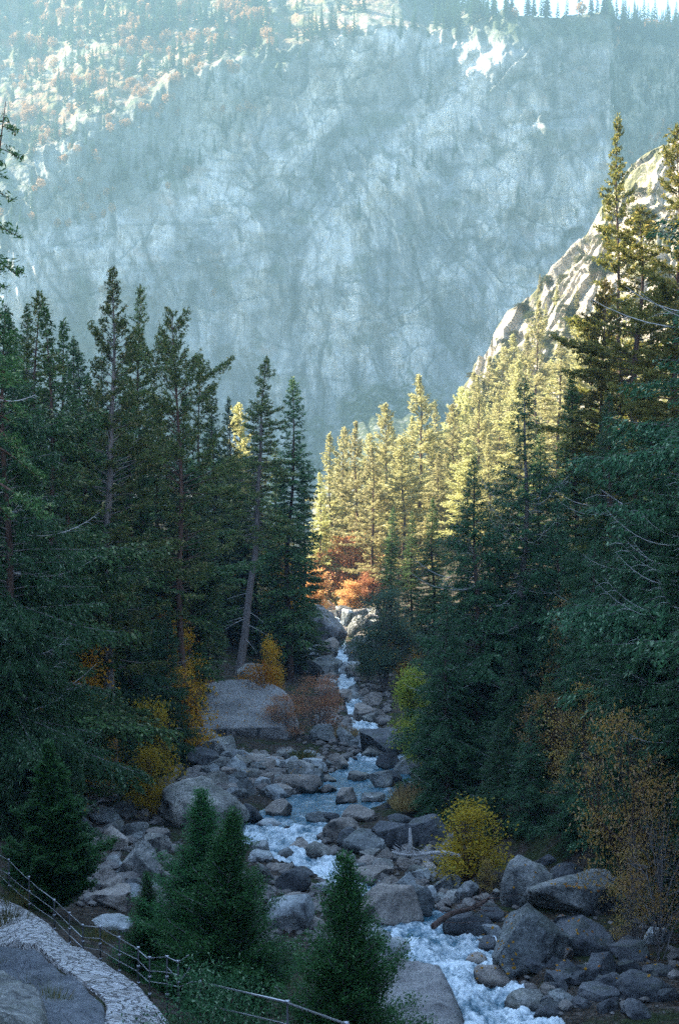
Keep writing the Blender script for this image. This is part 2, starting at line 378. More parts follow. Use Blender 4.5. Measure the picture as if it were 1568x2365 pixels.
geo = n('ShaderNodeNewGeometry'); pos = geo.outputs['Position']
wv = n('ShaderNodeVectorMath', {0: pos, 1: n('ShaderNodeTexNoise', {'Vector': pos, 'Scale': 2.0}).outputs['Color']}, operation='ADD').outputs[0]
vo = n('ShaderNodeTexVoronoi', {'Vector': n.mapping(wv, (1.4, 2.6, 1.6), (0, 0, .5)), 'Scale': 1.7}, feature='DISTANCE_TO_EDGE').outputs['Distance']
vc = n('ShaderNodeTexVoronoi', {'Vector': n.mapping(wv, (1.4, 2.6, 1.6), (0, 0, .5)), 'Scale': 1.7}).outputs['Color']
gr = n.ramp(vo, [(.01, (0, 0, 0)), (.09, (1, 1, 1))])
base = n.mix(.3, n.ramp(n.noise(pos, 6, 6, .7), [(.3, (.42, .41, .40)), (.7, (.78, .76, .73))]), n.math('MULTIPLY', vc, 1.0), 'SOFT_LIGHT')
c = n.mix(gr, (.20, .19, .18), base)
c = n.mix(n.ramp(n.noise(pos, 1.1, 5), [(.55, (0, 0, 0)), (.68, (.6, .6, .6))]), c, (.16, .13, .10))
bp = n('ShaderNodeBump', {'Height': n.math('ADD', gr, n.noise(pos, 12, 4)), 'Strength': 1.0, 'Distance': .2})
n.out(n('ShaderNodeBsdfPrincipled', {'Base Color': c, 'Roughness': .85, 'Normal': bp.outputs[0]}).outputs[0])
tag(obj('path', me, m), kind='structure')

print('TIME part2', round(time.time() - _T0, 1))
# ------------------------------------------------------------------ the far mountain
def ip(x, pts): return np.interp(x, [p[0] for p in pts], [p[1] for p in pts])
def bz(v): 
    cy = (1182.5 - v) / F
    return (-math.sin(TH) + cy * math.cos(TH)) / (math.cos(TH) + cy * math.sin(TH))
CLIFF_TOP = [(-400,430),(-100,420),(0,400),(150,320),(350,225),(520,150),(600,115),(700,85),(850,50),(1000,45),(1060,90),(1130,130),(1180,140),(1250,175),(1330,220),(1385,260),(1420,420),(1480,520),(1600,600),(2400,650)]
WALL_TOP = [(-400,640),(0,600),(150,545),(300,500),(430,420),(560,300),(640,200),(720,120),(850,55),(1000,48),(2400,48)]
RIDGE = [(-500,-190),(0,-140),(400,-90),(800,-50),(1000,-10),(1060,10),(1120,28),(1200,38),(1300,42),(1350,30),(1385,28),(1420,42),(1568,50),(1800,40),(2400,60)]
KUP = [(-400,1.15),(500,1.2),(800,1.6),(1000,1.9),(1250,1.7),(1400,1.25),(2400,1.1)]
mx = np.concatenate([np.arange(-480, -320, 4), np.arange(-320, 360, .95), np.arange(360, 620, 4)])
mu = 784 + F * mx / 1110
def prof(x):
    u = 784 + F * x / 1110
    ub = 784 + F * x / 1250
    b0 = bz(ip(u, WALL_TOP)); b1 = bz(np.minimum(ip(u, CLIFF_TOP), ip(u, WALL_TOP))); b2 = bz(ip(ub, RIDGE))
    z0 = b0 * 1030 / (1 - .3 * b0); y0 = 1000 + .3 * (z0 + 100)
    k1 = .46; a1 = (b1 * y0 - z0) / (1 - k1 * b1); a1 = np.maximum(a1 + 13 * perlin(x / 34, 0, 3.3) + 8 * perlin(x / 11, 0, 7.7), 0)
    z1 = z0 + a1; y1 = y0 + k1 * a1
    k2 = ip(u, KUP); a2 = np.maximum((b2 * y1 - z1) / (1 - k2 * b2), 2)
    return z0, y0, z1, y1, np.maximum(z1 + a2 + (np.interp(x, mx, ZCOR) if ZCOR is not None else 0), z1 + 2), k2
ZCOR = None
def ym(x, z):
    z0, y0, z1, y1, z2, k2 = prof(x)
    y = 1000 + .3 * (np.minimum(z, z0) + 100) + .46 * np.clip(z, z0, np.maximum(z1, z0)) - .46 * z0 + k2 * np.maximum(z - z1, 0)
    u = 784 + F * x / 1110
    y = y + 95 * sstep(1385, 1470, u) * (1 - .3 * sstep(250, 400, z)) + 60 * sstep(1470, 1900, u)     # slope falling away beyond the dome
    y = y + 25 * sstep(80, 700, u)
    # dome bulge
    y = y - 9 * np.exp(-((u - 1230) / 130) ** 2) * sstep(120, 230, z) + 14 * np.exp(-((u - 1000) / 60) ** 2)
    # wooded foot under the wall
    y = y - 150 * np.exp(-((u - 905) / 120) ** 2) * sstep(46, -45, z) - 60 * sstep(20, -60, z)
    wx = x + 14 * perlin(x / 70, z / 70, 1.5); wz = z + 14 * perlin(x / 60, z / 60, 7.5)
    up = sstep(0, 20, z - z1)
    steep = 1 - .55 * up
    r = 26 * fbm(wx / 150, wz / 170, 0.3, 3)
    rg = ridged(wx / 62 + .15 * wz / 60, wz / 95, 2.0, 4)
    r = r + 7.5 * rg * steep
    r = r + 5.0 * ridged((wx + .35 * wz) / 19, wz / 95, 5.0, 3) * steep * (.4 + sstep(-.2, .4, perlin(x / 90, z / 90, 11)))
    # flaking slabs: terraces cut along tilted planes
    q = (wz + .45 * wx) / 26 + 1.3 * fbm(wx / 60, wz / 60, 4, 3)
    r = r + 8.0 * (q - np.floor(q)) * (sstep(-.15, .35, perlin(x / 110, z / 80, 21))) * steep
    q = (wz - .8 * wx) / 38 + 1.2 * fbm(wx / 50, wz / 70, 8, 3)
    r = r + 8.5 * (q - np.floor(q)) * (sstep(-.1, .4, perlin(x / 120, z / 120, 31))) * steep
    r = r + 1.9 * fbm(x / 9, z / 11, 3, 4) + .6 * fbm(x / 2.6, z / 3.2, 6, 3)
    return y - r
ZCOR = np.zeros(len(mx))
for _ in range(6):
    z2_ = prof(mx)[4]; yy = ym(mx, z2_)
    b = bz(ip(784 + F * mx / yy, RIDGE)); ZCOR = ZCOR + .6 * (b * yy - z2_)
# creases and ledges traced as real grooves: (points in survey pixels, width m, depth m)
CREASES = [([(1075,800),(1085,840),(1120,868),(1150,862),(1180,835)],5,9),([(1150,700),(1165,640),(1190,560)],4,6),([(1180,520),(1215,545),(1240,520)],9,12),
 ([(1010,390),(1060,450),(1110,480)],5,7),([(985,590),(975,500),(960,420)],4,7),([(940,850),(925,760),(900,640)],4,6),([(700,760),(680,690),(690,620)],4,6),
 ([(520,600),(545,680),(560,720)],5,-6),([(640,560),(620,640),(590,700)],5,6),([(1130,120),(1060,180),(1000,250),(940,330)],5,6),([(1160,300),(1215,288),(1280,292)],4,6),
 ([(1040,620),(1060,540),(1050,480)],4,6),([(1100,880),(1060,830),(1030,770),(1010,700)],4,7),([(860,700),(850,620),(830,560)],4,6),([(760,520),(740,440),(760,330)],5,6),
 ([(610,440),(640,460),(680,440)],14,9),([(1290,195),(1300,240),(1300,290)],4,4),([(1330,230),(1325,280)],3,4),([(1245,150),(1255,220)],3,4),([(1100,560),(1180,600),(1290,590)],5,6),
 ([(820,860),(840,780),(860,720)],4,6),([(720,820),(760,760),(790,640)],4,6),([(400,640),(440,560),(500,500)],6,6),([(870,300),(900,380),(880,460)],4,6),([(1000,330),(1120,340),(1200,400)],5,5)]
rowsn = 470
tt = np.linspace(0, 1, rowsn)
z0_, y0_, z1_, y1_, z2_, _ = prof(mx)
z2_ = -115 + (z2_ + 115) * (1 - .72 * sstep(-352, -470, mx))
MZ = -115 + (z2_[None, :] + 115) * tt[:, None]
MX = np.broadcast_to(mx[None, :], MZ.shape)
MZ = -115 + (z2_[None, :] + 115) * tt[:, None] if False else MZ
MY = ym(MX, MZ)
U_ = 784 + F * MX / MY; V_ = 1000 - F * MZ / MY
for pts, w, dep in CREASES:
    dmin = np.full(MX.shape, 1e9)
    for (a, b), (c, d) in zip(pts[:-1], pts[1:]):
        L2 = (c - a) ** 2 + (d - b) ** 2
        t = np.clip(((U_ - a) * (c - a) + (V_ - b) * (d - b)) / L2, 0, 1)
        dmin = np.minimum(dmin, np.hypot(U_ - a - t * (c - a), V_ - b - t * (d - b)))
    dm = dmin * 1100 / F + 1.5 * fbm(MX / 12, MZ / 12, 1, 3)
    MY = MY + dep * np.exp(-(np.maximum(dm, 0) / w) ** 2)
# behind the crest
back = []
for k, (dy, dz) in enumerate([(3, -.2), (15, -3), (50, -18), (120, -70), (260, -220), (330, -420)]):
    back.append(np.stack([mx, MY[-1] + dy, MZ[-1] + dz], -1))
V3 = np.concatenate([np.stack([MX, MY, MZ], -1), np.array(back)], 0)
me = mesh_np('mountain', V3.reshape(-1, 3), grid_faces(V3.shape[0], V3.shape[1]), True)
u_ = 784 + F * V3[..., 0] / 1110; z_ = V3[..., 2]
dark = sstep(-10, 15, z_ - z0_[None, :]) * (1 - sstep(0, 25, z_ - z1_[None, :])) * sstep(760, 600, u_)
vegn = fbm(V3[..., 0] / 34, z_ / 26, 13, 4)
veg = np.clip(dark * .5 + sstep(.36, .62, vegn) * .6 + .7 * sstep(1380, 1440, u_) * (z_ > 60) + np.exp(-((u_ - 905) / 120) ** 2) * sstep(55, 10, z_), 0, 1)
top = sstep(-9, 5, z_ - z1_[None, :])
xx = V3[..., 0]; zz3 = z_
wx_ = xx + 12 * perlin(xx / 150, zz3 / 150, 61) + 5 * perlin(xx / 25, zz3 / 25, 63); wz_ = zz3 + 12 * perlin(xx / 140, zz3 / 160, 65)
def line(a, b, sx, sz, w, sd):
    return np.exp(-(perlin(a / sx + sd, b / sz, sd * 1.7) / w) ** 2)
def msk(sd, sc=80, lo=-.05, hi=.25): return sstep(lo, hi, perlin(xx / sc + sd, zz3 / sc, sd * 2.3))
crack = .9 * line(wx_, wz_, 30, 260, .035, 17) * msk(9, 120, -.2, .1) + .9 * line(wx_ + .7 * wz_, wz_, 40, 160, .035, 19) * msk(10, 110, -.1, .2) + .8 * line(wx_ * .3, wz_ - .25 * wx_, 60, 38, .03, 23) * msk(11, 100, -.1, .2) + line(wx_, wz_, 13, 110, .07, 3) * msk(1) * .9 + line(wx_ + .55 * wz_, wz_, 17, 90, .07, 5) * msk(2) + line(wx_ - .6 * wz_, wz_, 16, 90, .07, 7) * msk(3) + line(wx_ * .35, wz_ + .2 * wx_, 40, 15, .06, 9) * msk(4, 60) + .8 * line(wx_, wz_, 6, 60, .09, 13) * msk(6, 50, .1, .3) + .7 * line(wx_ + .5 * wz_, wz_, 7, 50, .08, 15) * msk(7, 50, .05, .3)
crack = np.clip(crack * (.6 + .6 * perlin(xx / 9, zz3 / 14, 71)), 0, 1)
scar = .8 * sstep(.60, .78, fbm((wx_ + .3 * wz_) / 9, wz_ / 30, 81, 3) * (.7 + .6 * msk(8, 120))) 
slab_ = sstep(-.3, .4, fbm((wx_ - .25 * wz_) / 48, wz_ / 85, 91, 5))
dyz = np.gradient(MY, axis=0) / np.gradient(MZ, axis=0); dyz = np.concatenate([dyz, np.ones((V3.shape[0] - dyz.shape[0], dyz.shape[1]))], 0)
ledge = sstep(.75, 1.6, dyz) * (.5 + .8 * perlin(xx / 30, zz3 / 30, 99))
veg = np.clip(veg + ledge * .8, 0, 1)
mk = top * sstep(850, 1000, u_) * np.clip(.75 + .5 * fbm(xx / 40, zz3 / 22, 101, 4), .2, 1); veg = np.maximum(veg, mk); vv_ = 1000 - F * z_ / V3[..., 1]
veg = np.maximum(veg, sstep(1010, 1050, u_) * sstep(140, 95, vv_) * np.clip(.95 + .5 * fbm(xx / 25, zz3 / 18, 111, 4), .55, 1))
attr(me, 'veg', veg); attr(me, 'top', top); attr(me, 'crack', crack); attr(me, 'scar', np.clip(scar, 0, 1)); attr(me, 'slabs', slab_)
m, nt = mat_new('canyon_wall_granite'); n = N(nt)
geo = n('ShaderNodeNewGeometry'); pos = geo.outputs['Position']
va = n('ShaderNodeAttribute', attribute_name='veg').outputs['Fac']; ta = n('ShaderNodeAttribute', attribute_name='top').outputs['Fac']
wp = n('ShaderNodeVectorMath', {0: pos, 1: n('ShaderNodeVectorMath', {0: n('ShaderNodeTexNoise', {'Vector': pos, 'Scale': .02, 'Detail': 4.0}).outputs['Color'], 'Scale': 9.0}, operation='SCALE').outputs[0]}, operation='ADD').outputs[0]
str1 = n.noise(n.mapping(wp, (.14, .14, .012)), 1.0, 6, .6)
str2 = n.noise(n.mapping(wp, (.5, .3, .03), (0, .12, 0)), 1.0, 5, .6)
blk = n.noise(wp, .03, 7, .62); fine = n.noise(pos, .28, 6, .7)
diag = n.noise(n.mapping(wp, (.02, .02, .13), (0, .6, 0)), 1.0, 6, .6)
f = n.math('ADD', n.math('ADD', n.math('MULTIPLY', str1, .42), n.math('MULTIPLY', blk, .26)), n.math('ADD', n.math('MULTIPLY', fine, .12), n.math('MULTIPLY', diag, .20)))
c = n.ramp(f, [(.34, (.14, .145, .145)), (.42, (.30, .30, .29)), (.52, (.44, .435, .42)), (.61, (.60, .59, .56))])
ca = n('ShaderNodeAttribute', attribute_name='crack').outputs['Fac']; sa = n('ShaderNodeAttribute', attribute_name='scar').outputs['Fac']; la = n('ShaderNodeAttribute', attribute_name='slabs').outputs['Fac']
c = n.mix(1.0, c, n.ramp(la, [(0, (.58, .60, .62)), (1, (1.25, 1.24, 1.2))]), 'MULTIPLY')
c = n.mix(n.math('MULTIPLY', sa, .8), c, (.70, .64, .54))
c = n.mix(n.math('MULTIPLY', ca, .85), c, (.045, .05, .05))
c = n.mix(n.ramp(str2, [(.52, (0, 0, 0)), (.66, (.75, .75, .75))]), c, (.10, .10, .10))
c = n.mix(n.ramp(n.noise(wp, .05, 5, .6), [(.62, (0, 0, 0)), (.7, (.35, .35, .35))]), c, (.36, .22, .14))
vg = n.mix(n.ramp(fine, [(.4, (0, 0, 0)), (.6, (1, 1, 1))]), (.03, .045, .03), (.085, .10, .05))
vf = n.math('MULTIPLY', va, n.ramp(n.noise(pos, .12, 6, .7), [(.36, (.45, .45, .45)), (.48, (1, 1, 1))]))
c = n.mix(vf, c, vg)
tp = n.mix(n.ramp(n.noise(pos, .06, 6, .7), [(.58, (0, 0, 0)), (.68, (.6, .6, .6))]), n.mix(n.ramp(n.noise(pos, .05, 5, .7), [(.45, (0, 0, 0)), (.58, (1, 1, 1))]), n.mix(fine, (.07, .085, .035), (.17, .16, .075)), (.26, .15, .08)), c)
c = n.mix(n.math('MULTIPLY', ta, n.math('SUBTRACT', 1, va), True), c, tp)
bp = n('ShaderNodeBump', {'Height': f, 'Strength': 1.0, 'Distance': 9.0})
n.out(n('ShaderNodeBsdfPrincipled', {'Base Color': c, 'Roughness': .9, 'Specular IOR Level': .2, 'Normal': bp.outputs[0]}).outputs[0])
tag(obj('mountain', me, m), kind='structure')
MTOP = float(max(V3[..., 2].max(), 0)) + 25
# ------------------------------------------------------------------ sunlit granite spur on the right
CR = [(1020,1000,440),(1052,945,438),(1078,905,434),(1108,862,430),(1130,810,428),(1145,765,426),(1172,718,424),(1200,706,422),(1235,668,418),(1270,610,414),(1310,568,410),(1350,538,407),(1385,482,403),(1420,438,399),(1450,395,396),(1490,357,392),(1530,340,388),(1568,322,384),(1700,215,375),(2000,40,360),(2500,-100,350)]
cp = np.array([P(*c) for c in CR]); sl = np.r_[0, np.cumsum(np.linalg.norm(np.diff(cp, axis=0), axis=1))]
ns = 420; ss = np.linspace(0, sl[-1] * .80, ns)
crest = np.stack([np.interp(ss, sl, cp[:, k]) for k in range(3)], 1)
tb = np.concatenate([-np.linspace(1, 0.02, 18) ** 1.2, np.linspace(0, 1, 300)])
D = np.array([-.22, -.60, -.77]) * 165; B = np.array([.25, .65, -.72]) * 130
S_, T_ = np.meshgrid(np.arange(ns), tb)
base = crest[S_] + np.where(T_[..., None] > 0, T_[..., None] * D, -T_[..., None] * B)
nrm = np.array([-.62, -.48, .62]); nrm /= np.linalg.norm(nrm)
a_ = S_ * (ss[1]); b_ = T_ * 165
q1 = (a_ + .4 * b_) / 13 + .8 * fbm(a_ / 20, b_ / 20, 2, 3); q2 = (b_ - .5 * a_) / 17 + .9 * fbm(a_ / 18, b_ / 18, 5, 3)
q3 = (a_ - .2 * b_) / 27 + .7 * fbm(a_ / 30, b_ / 30, 7, 2)
rel = 4 * fbm(a_ / 45, b_ / 45, 0, 2) + .8 * ridged(a_ / 16, b_ / 12, 3, 5) + 1.1 * (q1 - np.floor(q1)) + 1.2 * (q2 - np.floor(q2)) + 2.2 * (q3 - np.floor(q3)) + .6 * fbm(a_ / 3, b_ / 3, 8, 4)
fade = sstep(0, .02, np.abs(T_))
rel = rel - 3.5
spur = base + nrm * (rel * (.25 + .75 * fade))[..., None]
me = mesh_np('hill', spur.reshape(-1, 3), grid_faces(len(tb), ns), False)
m, nt = mat_new('sunlit_granite_slope'); n = N(nt)
geo = n('ShaderNodeNewGeometry'); pos = geo.outputs['Position']
f1 = n.noise(pos, .12, 6, .65); f2 = n.noise(pos, .9, 5, .65)
c = n.ramp(n.math('ADD', n.math('MULTIPLY', f1, .6), n.math('MULTIPLY', f2, .4)), [(.36, (.15, .125, .10)), (.45, (.38, .33, .26)), (.6, (.60, .53, .43))])
c = n.mix(n.ramp(n.noise(pos, .07, 7, .75), [(.49, (0, 0, 0)), (.55, (.9, .9, .9))]), c, n.mix(f2, (.07, .08, .03), (.20, .19, .08)))
bp = n('ShaderNodeBump', {'Height': f2, 'Strength': .8, 'Distance': 1.5})
n.out(n('ShaderNodeBsdfPrincipled', {'Base Color': c, 'Roughness': .9, 'Specular IOR Level': .2, 'Normal': bp.outputs[0]}).outputs[0])
tag(obj('hill', me, m), kind='structure')
def hill_at(u, v):
    """nearest point of the spur's face to a survey direction"""
    a, b = ray(u, v)
    Pm = spur[18:]; d = np.hypot(Pm[..., 0] / Pm[..., 1] - a, Pm[..., 2] / Pm[..., 1] - b)
    i = np.unravel_index(np.argmin(d), d.shape); return Pm[i]

print('TIME part3', round(time.time() - _T0, 1))
# ------------------------------------------------------------------ tree building
def cards(c, d, nrm, L, W):
    """diamond leaf faces: centres, long directions, normals -> verts, faces"""
    d = d / (np.linalg.norm(d, axis=1)[:, None] + 1e-9)
    s = np.cross(d, nrm); s /= np.linalg.norm(s, axis=1)[:, None] + 1e-9
    L = np.asarray(L)[:, None] * .5; W = np.asarray(W)[:, None] * .5
    V = np.stack([c - d * L, c + s * W - d * L * .15, c + d * L, c - s * W - d * L * .15], 1).reshape(-1, 3)
    return V, np.arange(len(c) * 4).reshape(-1, 4)
def build_tree(name, H=30, Rm=4.0, cb=.12, nb=170, rt=.35, shape='cone', e_low=-.15, e_top=.5, curve=-.15, start=.18, spacing=.42, tw=.34,
               cl=.34, cw=.13, per=.16, hang=.0, jit=.35, gap=.08, lump=.35, dead=0, deadcurve=.35, seed=1, tuft=False, lean=0.0, twigw=.0, tip=True, wood='bark', leaf='fir', bare=0.0, limbs=True, irr=.15, dense=4.0):
    """returns dict of meshes: trunk, limbs, crown (+ dead limbs)"""
    rg = np.random.default_rng(seed)
    def axis_pt(z):
        return np.array([lean * (z / H) ** 1.0 * H + .28 * math.sin(z * .17 + seed) + .08 * math.sin(z * .6 + seed), .22 * math.cos(z * .3 + seed), z])
    tk = MB()
    zz = np.linspace(-1.2, H, 26)
    tk.tube([axis_pt(z) for z in zz], [max(.012, rt * ((1 - max(z, 0) / H) ** .85) * (1 + .35 * math.exp(-max(z, 0) / .9))) for z in zz], 9)
    wd = MB(); dd = MB(); C, Dn, Nn = [], [], []; LL = []; TW = []
    ga = 2.399
    for i in range(nb):
        t = (i + rg.random()) / nb
        t = t ** .92
        h = cb + (1 - cb) * t * .985
        z = h * H
        if shape == 'cone': pr = (1 - t) ** .82 * (1 - math.exp(-(t + .03) * 9) * .45)
        elif shape == 'narrow': pr = (1 - t) ** .62 * (.62 + .38 * math.sin(min(1, t * 3) * 1.57))
        elif shape == 'open': pr = (math.sin(math.pi * min(1, (t * .86 + .14))) ** .6) * .95
        elif shape == 'broad': pr = (1 - t ** 1.6) * (.75 + .25 * math.sin(min(1, t * 4) * 1.57))
        else: pr = (1 - t) ** .95
        lob = 1 + lump * math.sin(t * 23 + seed) * .4 + lump * (rg.random() - .5)
        L = Rm * pr * lob * (1 - irr + 2 * irr * rg.random()) + .22 * Rm * .25
        az = i * ga + rg.normal() * .3
        if rg.random() < gap: continue
        e = e_low + (e_top - e_low) * t ** 1.3 + rg.normal() * .10
        k = max(5, int(L / .55) + 3)
        tt = np.linspace(0, 1, k)
        rr = L * tt * math.cos(e)
        zc = L * (math.sin(e) * tt + curve * tt ** 2 + (.28 * max(0, -curve) + .05) * tt ** 3.5)
        wob = rg.normal() * .12 * L * tt ** 2
        o = axis_pt(z)
        ca, sa = math.cos(az), math.sin(az)
        pts = np.stack([o[0] + rr * ca - wob * sa, o[1] + rr * sa + wob * ca, o[2] + zc], 1)
        if limbs and L > .5: wd.tube(pts, np.linspace(max(.02, rt * .16 * (1 - t) + .02), .008, k), 3, cap=False)
        st = start + (.25 if tuft else 0) * (1 - t)
        nt_ = max(3, int(L * (1 - st) / spacing)); n2 = nt_ * 2
        q = st + (1 - st) * (np.repeat(np.arange(nt_), 2) + rg.random(n2)) / nt_
        p0 = np.stack([np.interp(q, tt, pts[:, c]) for c in range(3)], 1)
        lt = np.minimum(L * tw * (1 - q) ** .6 + .10 * L ** .5, 2.2) * rg.uniform(.7, 1.3, n2)
        ang = az + np.tile([-1, 1], nt_) * (.95 - .35 * q + rg.normal(size=n2) * .25)
        dv = np.stack([np.cos(ang), np.sin(ang), -hang - .12 + rg.normal(size=n2) * .18 + .35 * t], 1); dv /= np.linalg.norm(dv, axis=1)[:, None]
        TW.append(np.concatenate([p0, dv, lt[:, None]], 1))
        if twigw:
            for j in np.nonzero(rg.random(n2) < twigw)[0]:
                wd.tube([p0[j], p0[j] + dv[j] * lt[j] * .6, p0[j] + dv[j] * lt[j]], [.018, .012, .005], 3, cap=False)
    TW = np.concatenate(TW); m_ = np.maximum(2, (TW[:, 6] * dense / per)).astype(int)
    ix = np.repeat(np.arange(len(TW)), m_); mt_ = len(ix)
    w = rg.random(mt_); dv = TW[ix, 3:6]; lt = TW[ix, 6]
    cc = TW[ix, :3] + dv * (w * lt)[:, None]; cc[:, 2] -= hang * .35 * lt * w ** 2
    cc += rg.normal(size=(mt_, 3)) * (.05 + .10 * cl)
    dj = dv + rg.normal(size=(mt_, 3)) * (jit if not tuft else .8)
    if hang: dj[:, 2] -= hang * rg.random(mt_) * 1.3
    C.append(cc); Dn.append(dj); Nn.append(np.array([0, 0, 1.0]) + rg.normal(size=(mt_, 3)) * (.45 if not tuft else .9)); LL.append(rg.uniform(.7, 1.3, mt_))
    if tip:
        m_ = 60; w = rg.random(m_)
        cc = np.array([axis_pt(H * (1 - .05 * a)) for a in w]); az = rg.random(m_) * 6.28
        C.append(cc + np.stack([np.cos(az), np.sin(az), 0 * az], 1) * (.12 + .35 * w * Rm * .12)[:, None]); Dn.append(np.stack([np.cos(az), np.sin(az), 1.2 + 0 * az], 1)); Nn.append(rg.normal(size=(m_, 3))); LL.append(np.ones(m_))
    for i in range(dead):
        z = H * rg.uniform(.12, .72); az = rg.random() * 6.28; L = Rm * rg.uniform(.55, 1.05)
        o = axis_pt(z); k = 9; tt = np.linspace(0, 1, k)
        zc = L * (-.12 * tt * 2 + deadcurve * tt ** 2.2 * 1.2)
        pts = np.stack([o[0] + L * tt * math.cos(az) * .95, o[1] + L * tt * math.sin(az) * .95, o[2] + zc], 1)
        dd.tube(pts, np.linspace(.045, .008, k), 4, cap=False)
        for q in (.45, .6, .72, .84, .93):
            p0 = np.array([np.interp(q, tt, pts[:, c]) for c in range(3)]); an = az + rg.choice([-1, 1]) * .7
            l2 = L * .16 * rg.random() + .15
            dd.tube([p0, p0 + np.array([math.cos(an), math.sin(an), .1]) * l2 * .5, p0 + np.array([math.cos(an), math.sin(an), -.15]) * l2], [.014, .01, .004], 3, cap=False)
    C = np.concatenate(C); Dn = np.concatenate(Dn); Nn = np.concatenate(Nn); LL = np.concatenate(LL)
    V, Fc = cards(C, Dn, Nn, cl * LL, cw * LL)
    out = {'trunk': (tk.mesh(name + '_trunk'), wood), 'crown': (mesh_np(name + '_crown', V, Fc), leaf)}
    if wd.v: out['limbs'] = (wd.mesh(name + '_limbs'), 'twig' if not tuft else wood)
    if dd.v: out['dead_limbs'] = (dd.mesh(name + '_dead_limbs'), 'deadwood')
    print('TPL', name, len(C))
    return {'H': H, 'parts': out, 'n': len(C)}
def build_broad(name, H=8, Rm=3, stems=3, seed=1, nleaf=9000, cl=.16, cw=.11, leaf='gold', wood='bark', cb=.15, levels=3, rt=.10, spread=.5, clus=.34, droop=0., fill=1.0, squash=.55):
    rg = np.random.default_rng(seed); wd = MB(); tips = []
    def grow(p, d, L, r, lv):
        k = 5; pts = [p]; q = p.copy(); dd_ = d.copy()
        for i in range(k):
            dd_ = dd_ + rg.normal(size=3) * .16; dd_[2] += .05 - droop * .1 * (levels - lv); dd_ /= np.linalg.norm(dd_)
            q = q + dd_ * L / k; pts.append(q.copy())
        wd.tube(pts, np.linspace(r, r * .6, k + 1), 5 if lv > 1 else 3, cap=False)
        if lv <= 1: tips.extend(pts[2:])
        if lv == 0: return
        nb_ = 3 if lv > 1 else 4
        for i in range(nb_):
            w = rg.uniform(.45, 1.0) if i else 1.0
            base = pts[min(k, max(1, int(w * k)))]
            az = rg.random() * 6.28; sp = spread * rg.uniform(.7, 1.5)
            a = np.cross(dd_, [0.3, .1, 1.0]); a /= np.linalg.norm(a) + 1e-9; b = np.cross(dd_, a)
            nd = dd_ + (a * math.cos(az) + b * math.sin(az)) * sp * 1.5
            nd /= np.linalg.norm(nd)
            grow(base, nd, L * rg.uniform(.6, .85), r * .58, lv - 1)
    for s in range(stems):
        a = 6.28 * s / stems + rg.random(); k = .35 if stems > 1 else .08
        grow(np.array([math.cos(a) * .15 * (stems > 1), math.sin(a) * .15 * (stems > 1), -.3]), np.array([math.cos(a) * k * Rm / H * 2, math.sin(a) * k * Rm / H * 2, 1.0]), H * .36, rt, levels)
    tips = np.array(tips)
    # fit to wanted height/radius
    sz = H * .96 / max(tips[:, 2].max(), .1); sx = Rm * .88 / np.quantile(np.hypot(tips[:, 0], tips[:, 1]), .97)
    wm = wd.mesh(name + '_trunk'); wd2 = MB()
    co = np.empty(len(wm.vertices) * 3, np.float32); wm.vertices.foreach_get('co', co); co = co.reshape(-1, 3)
    co[:, 2] = np.where(co[:, 2] > 0, co[:, 2] * sz, co[:, 2]); co[:, :2] *= sx; wm.vertices.foreach_set('co', co.ravel()); wm.update()
    tips = tips * [sx, sx, sz]; tips = tips[tips[:, 2] > cb * H]
    ncl = 22; zc_ = rg.uniform(max(cb, .12), .97, ncl); az = rg.uniform(0, 6.28, ncl); pr_ = np.sin(np.pi * np.clip(zc_ * .8 + .14, 0, 1)) ** .7
    rc = Rm * .85 * np.sqrt(rg.random(ncl)) * pr_; clc = np.stack([rc * np.cos(az), rc * np.sin(az), zc_ * H * .95], 1)
    extra = clc[rg.integers(0, ncl, len(tips))] + rg.normal(size=(len(tips), 3)) * [Rm * .13, Rm * .13, H * .028]; tips = np.concatenate([tips[rg.random(len(tips)) < .35], extra[extra[:, 2] > cb * H * .8]])
    for q_ in clc: wd2.tube([(0, 0, max(.1, q_[2] * .35)), (q_[0] * .45, q_[1] * .45, q_[2] * .72), tuple(q_)], [rt * .3, rt * .2, .012], 4, cap=False)
    idx = rg.integers(0, len(tips), nleaf); keep = rg.random(len(tips)) < fill; idx = idx[keep[idx]]
    c = tips[idx] + rg.normal(size=(len(idx), 3)) * [clus, clus, clus * squash]
    V, Fc = cards(c, rg.normal(size=c.shape) + [0, 0, -.4 - droop], rg.normal(size=c.shape) * .7 + [0, 0, .8], cl * rg.uniform(.6, 1.3, len(c)), cw * rg.uniform(.6, 1.3, len(c)))
    return {'H': H, 'parts': {'trunk': (wm, wood), 'limbs': (wd2.mesh(name + '_limbs'), wood), 'crown': (mesh_np(name + '_crown', V, Fc), leaf)}, 'n': len(c)}
TPL = {}
TPL['fir1'] = build_tree('fir1', 30, 4.2, .06, 250, .34, 'cone', seed=11, spacing=.30, hang=.15, twigw=.03, dense=3.6, cl=.27, cw=.12)
TPL['fir2'] = build_tree('fir2', 32, 3.9, .12, 240, .36, 'narrow', seed=12, spacing=.32, hang=.25, curve=-.22, gap=.12, dense=3.8, cl=.27, cw=.12)
TPL['fir3'] = build_tree('fir3', 28, 4.6, .03, 250, .33, 'cone', seed=13, e_low=-.25, curve=-.1, spacing=.32, lump=.6, gap=.15, dense=3.4, cl=.28, cw=.12)
TPL['pine1'] = build_tree('pine1', 36, 5.0, .22, 250, .52, 'cone', seed=21, tuft=True, spacing=.26, cl=.30, cw=.09, per=.13, e_low=-.15, e_top=.75, curve=.10, gap=.16, lump=.9, wood='greybark', leaf='pine', irr=.35, tw=.36, dense=4.4, start=.42)
